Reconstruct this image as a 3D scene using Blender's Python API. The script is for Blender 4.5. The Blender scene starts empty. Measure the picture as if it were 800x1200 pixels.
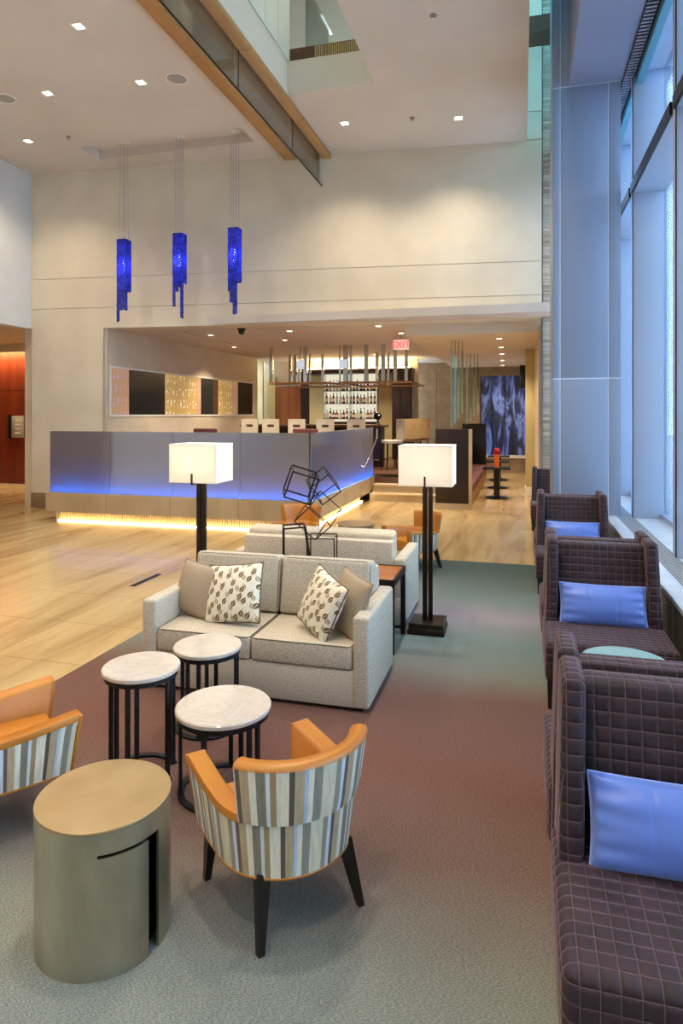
import bpy, bmesh, math, random
from mathutils import Vector, Matrix
random.seed(7)
R = math.radians
scn = bpy.context.scene
COL = scn.collection

# ------------------------------------------------------------------ camera
cam = bpy.data.objects.new('camera', bpy.data.cameras.new('camera'))
COL.objects.link(cam)
cam.location = (0, 0, 2.0)
cam.rotation_euler = (R(90), 0, R(15.3))
cam.data.sensor_width = 36.0
cam.data.lens = 770 / 1200 * 36
cam.data.shift_y = -115 / 1200
cam.data.clip_end = 200
scn.camera = cam
# ------------------------------------------------------------------ sky
wd = bpy.data.worlds.new('sky'); scn.world = wd; wd.use_nodes = True
bg = wd.node_tree.nodes['Background']
bg.inputs['Color'].default_value = (0.60, 0.77, 1.0, 1)
bg.inputs['Strength'].default_value = 8.0
# ------------------------------------------------------------------ exposure
vs = scn.view_settings
vs.view_transform = 'Standard'; vs.look = 'None'; vs.gamma = 1.0
vs.use_curve_mapping = False
vs.exposure = 0.0
WARM = (1.0, 0.84, 0.64)

# ------------------------------------------------------------------ helpers
def hexc(h):
    h = h.lstrip('#'); o = []
    for i in (0, 2, 4):
        v = int(h[i:i+2], 16) / 255
        o.append(v/12.92 if v <= .04045 else ((v+.055)/1.055)**2.4)
    return (*o, 1)

class NT:
    """small node-graph writer"""
    def __init__(s, name):
        s.m = bpy.data.materials.new(name); s.m.use_nodes = True
        s.t = s.m.node_tree; s.n = s.t.nodes
        s.b = s.n['Principled BSDF']; s.out = s.n['Material Output']
    def node(s, typ, **kw):
        n = s.n.new(typ)
        for k, v in kw.items():
            if k.startswith('i_'): s.set(n.inputs[k[2:]], v)
            else: setattr(n, k, v)
        return n
    def set(s, inp, v):
        if isinstance(v, bpy.types.NodeSocket): s.t.links.new(v, inp)
        else: inp.default_value = v
    def math(s, op, a, b=0.0, c=0.0):
        n = s.n.new('ShaderNodeMath'); n.operation = op
        s.set(n.inputs[0], a); s.set(n.inputs[1], b); s.set(n.inputs[2], c)
        return n.outputs[0]
    def mix(s, fac, a, b, mode='MIX'):
        n = s.n.new('ShaderNodeMix'); n.data_type = 'RGBA'; n.blend_type = mode
        s.set(n.inputs[0], fac); s.set(n.inputs[6], a); s.set(n.inputs[7], b)
        return n.outputs[2]
    def coord(s, kind='Object', scale=(1, 1, 1), rot=(0, 0, 0)):
        tc = s.n.new('ShaderNodeTexCoord'); mp = s.n.new('ShaderNodeMapping')
        mp.inputs['Scale'].default_value = scale; mp.inputs['Rotation'].default_value = rot
        s.t.links.new(tc.outputs[kind], mp.inputs['Vector'])
        return mp.outputs['Vector']
    def noise(s, vec, scale, detail=3, rough=.5, dist=0):
        n = s.n.new('ShaderNodeTexNoise'); s.t.links.new(vec, n.inputs['Vector'])
        n.inputs['Scale'].default_value = scale; n.inputs['Detail'].default_value = detail
        n.inputs['Roughness'].default_value = rough; n.inputs['Distortion'].default_value = dist
        return n.outputs['Fac']
    def ramp(s, fac, stops, interp='LINEAR'):
        n = s.n.new('ShaderNodeValToRGB'); n.color_ramp.interpolation = interp
        el = n.color_ramp.elements
        while len(el) < len(stops): el.new(0.5)
        for e, (p, c) in zip(el, stops):
            e.position = p; e.color = hexc(c) if isinstance(c, str) else c
        s.t.links.new(fac, n.inputs[0]); return n.outputs[0]
    def bump(s, h, strength=.3, dist=.01):
        n = s.n.new('ShaderNodeBump'); n.inputs['Strength'].default_value = strength
        n.inputs['Distance'].default_value = dist
        s.t.links.new(h, n.inputs['Height']); s.t.links.new(n.outputs[0], s.b.inputs['Normal'])
    def base(s, c): s.set(s.b.inputs['Base Color'], c)
    def p(s, **kw):
        for k, v in kw.items(): s.set(s.b.inputs[k.replace('_', ' ')], v)

MT = {}
def simple(name, c1, c2=None, rough=.5, metal=0.0, nscale=6, stretch=(1, 1, 1), bump=0, bscale=80, bdist=.004, lo=.35, hi=.65, **kw):
    g = NT(name); c1 = hexc(c1) if isinstance(c1, str) else c1
    v = g.coord('Object', stretch)
    if c2:
        c2 = hexc(c2) if isinstance(c2, str) else c2
        g.base(g.ramp(g.noise(v, nscale, 5), [(lo, c1), (hi, c2)]))
    else: g.base(c1)
    g.p(Roughness=rough, Metallic=metal, **kw)
    if bump: g.bump(g.noise(v, bscale, 2), bump, bdist)
    MT[name] = g.m; return g.m
def emit(name, c, strength):
    g = NT(name); g.base((0, 0, 0, 1)); g.p(Emission_Color=(*c, 1), Emission_Strength=strength)
    MT[name] = g.m; return g.m

class MB:
    """collects shapes, build() links them as one mesh object"""
    def __init__(s): s.v = []; s.f = []; s.uv = None
    def add(s, v, f):
        o = len(s.v); s.v += [tuple(p) for p in v]; s.f += [tuple(i + o for i in q) for q in f]; return s
    def box(s, x0, x1, y0, y1, z0, z1, M=None):
        v = [(x, y, z) for z in (z0, z1) for y in (y0, y1) for x in (x0, x1)]
        if M: v = [M @ Vector(p) for p in v]
        return s.add(v, [(0, 2, 3, 1), (4, 5, 7, 6), (0, 1, 5, 4), (1, 3, 7, 5), (3, 2, 6, 7), (2, 0, 4, 6)])
    def hexa(s, bot, top):
        return s.add(list(bot) + list(top), [(3, 2, 1, 0), (4, 5, 6, 7), (0, 1, 5, 4), (1, 2, 6, 5), (2, 3, 7, 6), (3, 0, 4, 7)])
    def lathe(s, prof, n=32, c=(0, 0), cap=True):
        v = []; f = []
        for r, z in prof:
            for k in range(n):
                a = 2*math.pi*k/n; v.append((c[0]+r*math.cos(a), c[1]+r*math.sin(a), z))
        for i in range(len(prof)-1):
            for k in range(n):
                k2 = (k+1) % n; f.append((i*n+k, i*n+k2, (i+1)*n+k2, (i+1)*n+k))
        if cap:
            f.append(tuple(range(n-1, -1, -1))); f.append(tuple((len(prof)-1)*n+k for k in range(n)))
        return s.add(v, f)
    def bar(s, a, b, r, r2=None, n=8):
        a = Vector(a); b = Vector(b); d = (b-a).normalized(); r2 = r if r2 is None else r2
        u = d.orthogonal().normalized(); w = d.cross(u); v = []
        off = math.pi/4 if n == 4 else 0
        for p, q in ((a, r), (b, r2)):
            for k in range(n):
                t = 2*math.pi*k/n+off; v.append(p+(u*math.cos(t)+w*math.sin(t))*q)
        f = [(k, (k+1) % n, n+(k+1) % n, n+k) for k in range(n)]
        f += [tuple(range(n-1, -1, -1)), tuple(range(n, 2*n))]
        return s.add(v, f)
    def tube(s, pts, r, n=6, closed=False):
        P = [Vector(p) for p in pts]; m = len(P); v = []; f = []; u = None
        for i in range(m):
            if closed: d = (P[(i+1) % m]-P[i-1]).normalized()
            else: d = (P[min(i+1, m-1)]-P[max(i-1, 0)]).normalized()
            if u is None: u = d.orthogonal().normalized()
            else: u = (u - d*u.dot(d)).normalized()
            w = d.cross(u)
            for k in range(n):
                t = 2*math.pi*k/n; v.append(P[i]+(u*math.cos(t)+w*math.sin(t))*r)
        for i in range(m if closed else m-1):
            j = (i+1) % m
            for k in range(n): f.append((i*n+k, i*n+(k+1) % n, j*n+(k+1) % n, j*n+k))
        if not closed: f += [tuple(range(n-1, -1, -1)), tuple((m-1)*n+k for k in range(n))]
        return s.add(v, f)
    def mesh(s, name, bevel=0, seg=2, smooth=False, uvbox=False, angle=40):
        me = bpy.data.meshes.new(name); me.from_pydata(s.v, [], s.f)
        bm = bmesh.new(); bm.from_mesh(me)
        if s.uv:
            l = bm.loops.layers.uv.new('UVMap')
            bm.verts.ensure_lookup_table()
            for fc in bm.faces:
                for lp in fc.loops: lp[l].uv = s.uv[lp.vert.index]
        if bevel: bmesh.ops.bevel(bm, geom=list(bm.edges), offset=bevel, segments=seg, profile=.5, affect='EDGES', clamp_overlap=True)
        bmesh.ops.recalc_face_normals(bm, faces=bm.faces)
        if uvbox:
            l = bm.loops.layers.uv.new('UVMap')
            for fc in bm.faces:
                n = fc.normal; a = max(range(3), key=lambda i: abs(n[i])); q = [i for i in range(3) if i != a]
                for lp in fc.loops: lp[l].uv = (lp.vert.co[q[0]], lp.vert.co[q[1]])
        bm.to_mesh(me); bm.free()
        if smooth or bevel:
            me.shade_smooth(); me.set_sharp_from_angle(angle=R(angle))
        return me
    def build(s, name, mat, parent=None, **kw):
        return link(name, s.mesh(name, **kw), mat, parent)

def link(name, me, mat, parent=None, loc=(0, 0, 0), rot=(0, 0, 0)):
    if mat is not None and not me.materials: me.materials.append(MT[mat] if isinstance(mat, str) else mat)
    o = bpy.data.objects.new(name, me); COL.objects.link(o); o.parent = parent
    o.location = loc; o.rotation_euler = rot
    return o
def tag(o, label=None, cat=None, group=None, kind=None):
    if label: o['label'] = label
    if cat: o['category'] = cat
    if group: o['group'] = group
    if kind: o['kind'] = kind
    return o
def thing(name, label, cat, loc=(0, 0, 0), rz=0, group=None):
    o = bpy.data.objects.new(name, None); COL.objects.link(o); o.empty_display_size = .1
    o.location = loc; o.rotation_euler = (0, 0, R(rz))
    return tag(o, label, cat, group)
def struct(name, mb, mat, loc=(0, 0, 0), rz=0, **kw):
    o = mb.build(name, mat, None, **kw); o.location = loc; o.rotation_euler = (0, 0, R(rz))
    return tag(o, kind='structure')
def copy_tree(o, parent=None):
    c = o.copy(); COL.objects.link(c); c.parent = parent
    for ch in list(o.children): copy_tree(ch, c)
    return c
def lamp(name, typ, loc, energy, color=WARM, parent=None, rot=(0, 0, 0), **kw):
    d = bpy.data.lights.new(name, typ); d.energy = energy; d.color = color
    for k, v in kw.items(): setattr(d, k, v)
    o = bpy.data.objects.new(name, d); COL.objects.link(o); o.location = loc; o.rotation_euler = rot; o.parent = parent
    return o
def pillow_mb(w, h, t, n=20, pinch=.035, seed=0, wr=.006):
    """knife-edge cushion in the local xz plane, thickness along y"""
    rnd = random.Random(seed); ph = [rnd.uniform(0, 6) for _ in range(6)]
    m = MB(); idx = {}; uv = []
    for side in (-1, 1):
        for i in range(n+1):
            for j in range(n+1):
                u = 2*i/n-1; v = 2*j/n-1; edge = i in (0, n) or j in (0, n)
                if side == 1 and edge: idx[(1, i, j)] = idx[(-1, i, j)]; continue
                x = w/2*u*(1-pinch*(1-v*v)*1.0); z = h/2*v*(1-pinch*1.6*(1-u*u))
                th = t/2*((1-u*u)**.45)*((1-v*v)**.45)
                wk = wr*(math.sin(9*u+ph[0]+3*v)*math.sin(5*v+ph[1]) + .6*math.sin(17*abs(u)**2*v+ph[2]))*(abs(u)**2)*(1-(abs(u))**8)
                if wr > .008:                                   # gathered folds at the ends and two sewn seams
                    wk = wr*math.sin(15*v+ph[0]+2*side)*math.exp(-(1-abs(u))/.16)*(1-v*v)*(1-abs(u)**14) + .5*wr*math.sin(8*v*(1+.5*abs(u))+ph[1])*math.exp(-(1-abs(u))/.4)*(1-abs(u)**10) - .004*math.exp(-((abs(u)-.33)/.03)**2)*(1-v**6)
                idx[(side, i, j)] = len(m.v); m.v.append((x, side*(th+wk) if not edge else 0, z)); uv.append((x, z))
    for side in (-1, 1):
        for i in range(n):
            for j in range(n):
                q = [idx[(side, a, b)] for a, b in ((i, j), (i+1, j), (i+1, j+1), (i, j+1))]
                m.f.append(tuple(q if side == -1 else q[::-1]))
    m.uv = uv
    rim = [idx[(-1, i, 0)] for i in range(n)]+[idx[(-1, n, j)] for j in range(n)]+[idx[(-1, i, n)] for i in range(n, 0, -1)]+[idx[(-1, 0, j)] for j in range(n, 0, -1)]
    return m, [m.v[k] for k in rim]

# ------------------------------------------------------------------ materials
simple('plaster', '#e2d6bf', '#d9ccb4', .75, nscale=1.2)
simple('plaster_left', '#d8d6cf', '#cfcec8', .75, nscale=1.2)
simple('ceiling_white', '#d9cdc0', '#d2c6b8', .85, nscale=.8)
simple('bar_plaster', '#d3c3aa', '#c8b79d', .7, nscale=1.5)
simple('bar_soffit', '#e0d2bb', None, .8)
simple('base_stone', '#8a7458', '#9a8466', .35, nscale=3)
simple('plinth_stone', '#b59e7c', '#a48d6c', .3, nscale=2, stretch=(1, 1, .3))
simple('step_stone', '#c9b38c', '#b8a27c', .3, nscale=2.5)
simple('grey_metal', '#8f9db8', '#98a5be', .42, .2, nscale=.6, stretch=(1, 1, .3))
simple('fin_metal', '#a9b8d2', '#b0bed6', .45, .15, nscale=.6)
simple('seam_metal', '#dfe8f6', None, .4, .0)
simple('soffit_metal', '#8d95b0', '#929ab4', .5, .1, nscale=.7)
simple('dark_metal', '#1b1a1c', '#242326', .4, .6, nscale=8)
simple('dark_bronze', '#231a15', '#2e221b', .35, .5, nscale=10)
simple('vent_metal', '#a9a2ad', None, .4, .5)
simple('sill_stone', '#c9d2dd', '#b7c2d0', .35, nscale=6)
simple('sill_granite', '#6f675c', '#8b8172', .4, nscale=40, lo=.4, hi=.6)
simple('bar_metal', '#b4bac2', None, .35, .2)
simple('teal_trim', '#63a6bd', None, .3, .2)
simple('oak', '#b98a52', '#a87843', .45, nscale=7, stretch=(1, .06, 1))
simple('red_wood', '#7a2f10', '#5b1f0a', .35, nscale=4, stretch=(1, 1, .12), lo=.3, hi=.7)
simple('door_wood', '#a4602a', '#8f5020', .4, nscale=4, stretch=(1, 1, .12))
simple('dark_wood', '#2b1712', '#21110d', .4, nscale=5, stretch=(1, 1, .1))
simple('brown_wood', '#5d3a22', '#4a2d1a', .4, nscale=6, stretch=(.1, 1, 1))
simple('wenge', '#1a1210', '#120c0b', .35, nscale=8, stretch=(1, 1, .1))
simple('black_gloss', '#0a0a0c', None, .25)
simple('chrome', '#c9c9cc', None, .18, 1.0)
simple('white_frame', '#e8e4da', None, .5)
simple('plaque', '#b3aca0', None, .4, .3)
simple('grey_speaker', '#a79f95', None, .6)
simple('cream_panel', '#d6c48e', '#ccb980', .45, nscale=1.5)
simple('white_leather', '#d9d2bf', '#cfc7b2', .5, nscale=4)
simple('tan_leather', '#c4a877', '#b5986a', .5, nscale=5)
simple('leather', '#b97829', '#ab691c', .38, nscale=3, bump=.12, bscale=180, bdist=.002)
simple('sofa_fabric', '#c6bdac', '#ab9f8c', .9, nscale=110, bump=.35, bscale=260, bdist=.003, lo=.4, hi=.6)
simple('sofa_piping', '#6d6252', None, .8)
simple('plain_pillow', '#a69683', '#97876f', .75, nscale=140, bump=.2, bscale=240, bdist=.002)
simple('satin_blue', '#6384dd', '#5a7ad2', .33, nscale=3, Sheen_Weight=.4, Anisotropic=.4)
simple('satin_piping', '#8fa6ec', None, .35)
simple('aged_bronze', '#d2cab6', '#a59c86', .28, .9, nscale=5, stretch=(1, 1, .35), lo=.3, hi=.7)  # patina noise, stretched vertically to paint reflection streaks into the colour
simple('aged_bronze_top', '#bfa67c', '#ab9166', .32, .6, nscale=4, lo=.3, hi=.7)
simple('wrought', '#17181c', '#24252a', .55, .5, nscale=30)
simple('table_glass', '#8fb0b6', None, .08)
simple('orange_glow', '#d8601c', None, .4)
simple('red_flower', '#a3101a', '#c02028', .6, nscale=30)
simple('maroon_seat', '#5a2327', '#4c1d22', .55, nscale=4)
simple('far_stone', '#a38d70', '#8c775c', .6, nscale=3, bump=.3, bscale=20, bdist=.02)
simple('outside_paving', '#e6e8ec', '#d9dde4', .8, nscale=2)
simple('glass_edge', '#7fb8a2', None, .2)
simple('baffle_dark', '#34302c', None, .7)
simple('exit_white', '#f2d9d4', None, .5)
simple('concrete_far', '#9aa6b2', '#8b97a5', .8, nscale=1.5)
emit('lens', (1.0, .86, .62), 14)
emit('cove_warm', (1.0, .74, .38), 60)
emit('led_warm', (1.0, .78, .40), 22)
emit('led_blue', (.012, .25, 1.0), 105)
emit('exit_red', (1.0, .10, .08), 1.6)
emit('exit_back', (1.0, .55, .48), .9)
emit('shelf_light', (1.0, .93, .72), .8)
emit('bulb', (1.0, .88, .7), 8)

def glassy(name, tint, refl=.12, rough=.02, gloss_tint=(1, 1, 1, 1), ior=1.45):
    g = NT(name); tr = g.node('ShaderNodeBsdfTransparent'); tr.inputs[0].default_value = tint
    gl = g.node('ShaderNodeBsdfGlossy'); gl.inputs['Roughness'].default_value = rough; gl.inputs[0].default_value = gloss_tint
    lw = g.node('ShaderNodeFresnel'); lw.inputs[0].default_value = ior
    f = g.math('ADD', lw.outputs[0], refl)
    mx = g.node('ShaderNodeMixShader'); g.set(mx.inputs[0], g.math('MINIMUM', f, .9)); g.set(mx.inputs[1], tr.outputs[0]); g.set(mx.inputs[2], gl.outputs[0])
    g.set(g.out.inputs['Surface'], mx.outputs[0]); MT[name] = g.m; return g.m
glassy('pane', (.86, .94, .97, 1), .02)
glassy('teal_pane', (.54, .74, .74, 1), .0)
glassy('sky_pane', (.60, .92, .90, 1), .02)
glassy('hung_glass', (.97, .985, .98, 1), .0, ior=1.18)
glassy('blade_glass', (.62, .82, .78, 1), .15)

def translucent(name, col, tcol, fac=.5, gloss=.06, rough=.2):
    g = NT(name)
    d = g.node('ShaderNodeBsdfDiffuse'); d.inputs[0].default_value = col
    t = g.node('ShaderNodeBsdfTranslucent'); t.inputs[0].default_value = tcol
    m1 = g.node('ShaderNodeMixShader'); m1.inputs[0].default_value = fac; g.set(m1.inputs[1], d.outputs[0]); g.set(m1.inputs[2], t.outputs[0])
    gl = g.node('ShaderNodeBsdfGlossy'); gl.inputs['Roughness'].default_value = rough
    m2 = g.node('ShaderNodeMixShader'); m2.inputs[0].default_value = gloss; g.set(m2.inputs[1], m1.outputs[0]); g.set(m2.inputs[2], gl.outputs[0])
    g.set(g.out.inputs['Surface'], m2.outputs[0]); MT[name] = g.m; return g
translucent('lamp_shade', hexc('#f4efe6'), hexc('#fff8ee'), .6, .0)
translucent('frosted_panel', hexc('#857a6b'), hexc('#c6d2e8'), .45, .24, .08)
g = translucent('blue_etched', hexc('#7d8fae'), hexc('#9fb6e6'), .5, .1, .15)
v = g.coord('Object', (2.2, 1, .5)); tn = g.ramp(g.noise(v, 1.7, 5, .6, .8), [(.32, '#141a30'), (.48, '#32436e'), (.56, '#8d9cc0'), (.66, '#3c4a78')])
for n_ in g.n:
    if n_.type in ('BSDF_TRANSLUCENT', 'BSDF_DIFFUSE'): g.set(n_.inputs[0], tn)
# blue mosaic glass, one random tone for each tile
g = NT('blue_tile')
geo = g.node('ShaderNodeNewGeometry')
tone = g.ramp(geo.outputs['Random Per Island'], [(0, '#0a0c4a'), (.35, '#141a9a'), (.7, '#2030c8'), (1, '#3f62e0')])
d = g.node('ShaderNodeBsdfDiffuse'); g.set(d.inputs[0], tone)
t = g.node('ShaderNodeBsdfTranslucent'); g.set(t.inputs[0], g.mix(.45, tone, hexc('#8494ff')))
m1 = g.node('ShaderNodeMixShader'); m1.inputs[0].default_value = .6; g.set(m1.inputs[1], d.outputs[0]); g.set(m1.inputs[2], t.outputs[0])
gl = g.node('ShaderNodeBsdfGlossy'); gl.inputs['Roughness'].default_value = .1
m2 = g.node('ShaderNodeMixShader'); m2.inputs[0].default_value = .06; g.set(m2.inputs[1], m1.outputs[0]); g.set(m2.inputs[2], gl.outputs[0])
g.set(g.out.inputs['Surface'], m2.outputs[0]); MT['blue_tile'] = g.m
# travertine floor tile: long veins, a little tone change from tile to tile
g = NT('travertine')
oi = g.node('ShaderNodeObjectInfo')
geo = g.node('ShaderNodeNewGeometry'); mp = g.node('ShaderNodeMapping'); g.set(mp.inputs[0], geo.outputs['Position'])
mp.inputs['Scale'].default_value = (1.2, .16, 1); mp.inputs['Rotation'].default_value = (0, 0, R(8))
n1 = g.noise(mp.outputs[0], 2.2, 6, .6, .6)
c = g.ramp(n1, [(.3, '#8c6f44'), (.45, '#ad9062'), (.6, '#bfa575'), (.75, '#9c7d4c')])
c = g.mix(g.math('MULTIPLY', oi.outputs['Random'], .22), c, hexc('#a8946f'))
g.base(c); g.p(Roughness=.17, Specular_IOR_Level=.55); MT['travertine'] = g.m
simple('floor_bed', '#8b744e', None, .6)
# carpet: woven bands of brown plum and grey teal running across the room
g = NT('carpet')
geo = g.node('ShaderNodeNewGeometry'); sx = g.node('ShaderNodeSeparateXYZ'); g.set(sx.inputs[0], geo.outputs['Position'])
mp = g.node('ShaderNodeMapping'); g.set(mp.inputs[0], geo.outputs['Position'])
wob = g.math('MULTIPLY', g.math('SUBTRACT', g.noise(mp.outputs[0], .9, 3), .5), .05)
yy = g.math('ADD', g.math('DIVIDE', sx.outputs[1], 10.0), wob)
c = g.ramp(yy, [(0, '#8b928d'), (.22, '#888d86'), (.29, '#7a655d'), (.36, '#76544a'), (.46, '#745850'), (.51, '#7c7e78'), (.58, '#74888a'), (.65, '#938a92'), (.72, '#75817e'), (.85, '#596864'), (.95, '#505e5b')])
mp2 = g.node('ShaderNodeMapping'); g.set(mp2.inputs[0], geo.outputs['Position']); mp2.inputs['Rotation'].default_value = (0, 0, R(38)); mp2.inputs['Scale'].default_value = (90, 330, 1)
wv = g.noise(mp2.outputs[0], 1.0, 1)
fine = g.noise(mp.outputs[0], 120, 1)
c = g.mix(.5, c, g.ramp(wv, [(.35, '#3c3c3c'), (.65, '#c8c8c8')]), 'OVERLAY')
g.base(c); g.p(Roughness=.95, Specular_IOR_Level=.1)
g.bump(g.math('ADD', wv, fine), .4, .005); MT['carpet'] = g.m
# quilted velvet: stitched squares
g = NT('quilted_velvet')
tc = g.node('ShaderNodeTexCoord'); sx = g.node('ShaderNodeSeparateXYZ'); g.set(sx.inputs[0], tc.outputs['UV'])
def stitch(o):
    f = g.math('FRACT', g.math('DIVIDE', o, .053)); return g.math('ABSOLUTE', g.math('SUBTRACT', f, .5))
a, b = stitch(sx.outputs[0]), stitch(sx.outputs[1])
mxx = g.math('MAXIMUM', a, b)                                   # .5 on the stitch
puff = g.math('MULTIPLY', g.math('SUBTRACT', 1.0, g.math('POWER', g.math('MULTIPLY', a, 2.0), 4.0)), g.math('SUBTRACT', 1.0, g.math('POWER', g.math('MULTIPLY', b, 2.0), 4.0)))
line = g.math('GREATER_THAN', mxx, .474)
nv = g.noise(tc.outputs['Object'], 9, 4)
c = g.ramp(nv, [(.3, '#26171f'), (.7, '#37242e')])
c = g.mix(g.math('MULTIPLY', line, .42), c, hexc('#8f6d70'))
g.base(c); g.p(Roughness=.75, Sheen_Weight=.5, Sheen_Roughness=.35, Sheen_Tint=hexc('#b89aa6'))
g.bump(puff, .7, .009); MT['quilted_velvet'] = g.m
# striped chair fabric
g = NT('striped_fabric')
tc = g.node('ShaderNodeTexCoord'); sx = g.node('ShaderNodeSeparateXYZ'); g.set(sx.inputs[0], tc.outputs['UV'])
u = g.math('FRACT', g.math('ADD', g.math('DIVIDE', sx.outputs[0], .40), 10.0))
cs = ['#ddd0b4', '#8f8a7a', '#e8dfca', '#b3c2d6', '#b9a280', '#5d4a41', '#e6dbc2', '#a58a62', '#dadcdc', '#857d6b', '#ece4d0', '#bea682', '#6d574b', '#d5dcea', '#a0967f', '#e0d4b8']
ws = [1, 1.6, 1, .6, 1.7, .9, 2.0, 1.1, .7, 1.6, 1.2, 1.6, .8, .8, 1.2, 1.6]
p = 0; st = []
for cc, w_ in zip(cs, ws): st.append((p/sum(ws), cc)); p += w_
c = g.ramp(u, st, 'CONSTANT')
mp = g.node('ShaderNodeMapping'); g.set(mp.inputs[0], tc.outputs['UV']); mp.inputs['Scale'].default_value = (60, 9, 1)
c = g.mix(.25, c, g.ramp(g.noise(mp.outputs[0], 1, 4), [(.3, '#857560'), (.6, '#ffffff')]), 'MULTIPLY')
g.base(c); g.p(Roughness=.7, Sheen_Weight=.2); MT['striped_fabric'] = g.m
# pillow with scattered leaves
g = NT('leaf_print')
tc = g.node('ShaderNodeTexCoord'); base = hexc('#e2dac6')
def leaves(rot, cell, off, a, b):
    mp = g.node('ShaderNodeMapping'); g.set(mp.inputs[0], tc.outputs['UV']); mp.inputs['Rotation'].default_value = (0, 0, rot)
    mp.inputs['Scale'].default_value = (1/cell, 1/cell, 1); mp.inputs['Location'].default_value = (off, off*.7, 0)
    vo = g.node('ShaderNodeTexVoronoi'); vo.feature = 'F1'; vo.voronoi_dimensions = '2D'; g.set(vo.inputs['Vector'], mp.outputs[0]); vo.inputs['Scale'].default_value = 1; vo.inputs['Randomness'].default_value = .45
    df = g.node('ShaderNodeVectorMath'); df.operation = 'SUBTRACT'; g.set(df.inputs[0], mp.outputs[0]); g.set(df.inputs[1], vo.outputs['Position'])
    s2 = g.node('ShaderNodeSeparateXYZ'); g.set(s2.inputs[0], df.outputs[0])
    x, y = s2.outputs[0], s2.outputs[1]
    wid = g.math('MULTIPLY', g.math('SUBTRACT', 1.0, g.math('POWER', g.math('ABSOLUTE', g.math('DIVIDE', y, b)), 1.6)), a)
    body = g.math('LESS_THAN', g.math('ABSOLUTE', x), wid)
    vein = g.math('GREATER_THAN', g.math('ABSOLUTE', x), .022)
    stem = g.math('MULTIPLY', g.math('LESS_THAN', g.math('ABSOLUTE', x), .016), g.math('LESS_THAN', g.math('ABSOLUTE', g.math('SUBTRACT', y, .4)), .2))
    return g.math('MAXIMUM', g.math('MULTIPLY', body, vein), stem)
l1 = leaves(R(32), .074, .2, .24, .40); l2 = leaves(R(-24), .085, .63, .18, .30)
c = g.mix(l1, base, hexc('#5f4a26')); c = g.mix(g.math('MULTIPLY', l2, .85), c, hexc('#8f7a48'))
g.base(c); g.p(Roughness=.6, Sheen_Weight=.2); MT['leaf_print'] = g.m
# pale marble table tops
g = NT('pale_marble')
v = g.coord('Object'); n1 = g.noise(v, 5, 6, .6, 1.2)
c = g.ramp(n1, [(.35, '#c9beb2'), (.49, '#c4b9ad'), (.515, '#beb2a6'), (.54, '#c6bbaf'), (.7, '#d0c6bb')])
g.base(c); g.p(Roughness=.12); MT['pale_marble'] = g.m
# gold back-lit glass with rows of small pale marks
def display(name, cA, cB, es):
    g = NT(name); v = g.coord('Object', (1, 1, 1))
    sx = g.node('ShaderNodeSeparateXYZ'); g.set(sx.inputs[0], v)
    cb = g.node('ShaderNodeCombineXYZ'); g.set(cb.inputs[0], sx.outputs[1]); g.set(cb.inputs[1], sx.outputs[2])
    br = g.node('ShaderNodeTexBrick'); g.set(br.inputs['Vector'], cb.outputs[0]); br.inputs['Scale'].default_value = 1
    br.inputs['Brick Width'].default_value = .16; br.inputs['Row Height'].default_value = .3; br.inputs['Mortar Size'].default_value = .05; br.offset = .37
    nz = g.noise(v, 14, 3)
    mark = g.math('MULTIPLY', g.math('SUBTRACT', 1.0, br.outputs['Fac']), g.math('GREATER_THAN', nz, .55))
    c = g.mix(mark, hexc(cA), hexc(cB))
    g.base(c); g.p(Emission_Color=c, Emission_Strength=es, Roughness=.3); MT[name] = g.m
display('gold_display', '#b9985a', '#efe6cf', .45)
display('pink_display', '#b08a6a', '#b493b0', .45)
display('black_display', '#07070a', '#2a2a30', .0)

# ================================================================== SETTING
TH = R(15.3); CT, ST = math.cos(TH), math.sin(TH)
def inframe(x, y, z=0, mg=60):
    X = x*CT+y*ST; Y = -x*ST+y*CT
    if Y < .8: return False
    return -mg < 400+X/Y*770 < 800+mg and -mg < 485+(2-z)*770/Y < 1200+mg
ZC = 7.13                                                      # hall ceiling
# --- floor, tile by tile
fl = struct('floor', MB().box(-17, 1.25, -5, 24, -.3, -.006), 'travertine')
TS = .9; tile_me = MB().box(-TS/2+.003, TS/2-.003, -TS/2+.003, TS/2-.003, -.006, 0).mesh('floor_tile')
def is_open(x, y):
    if x > -3.35 and y < 9.0: return False
    if y > 10.3 and -8.5 < x < -3.35: return False
    if y > 12.2 and -10.1 < x < -8.4: return False
    if y > 15.4 and -10.4 < x < -1.9: return False
    return True
nt = 0
for i in range(-16, 6):
    for j in range(0, 27):
        x = -3.35+TS*(i+.5); y = 9.0+TS*(j-8+.5)
        if x > 1.1 or y > 23 or not is_open(x, y): continue
        if x < -10.3 and y > 15.6: continue
        if inframe(x, y, 0, 120): link('floor_tile', tile_me, 'travertine', fl, (x, y, 0)); nt += 1
cp = MB().box(-3.35, 1.11, -4.9, 9.0, -.006, .01).build('carpet', 'carpet')
tag(cp, 'woven carpet banded in plum brown and grey teal under the seating', 'carpet')

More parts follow.
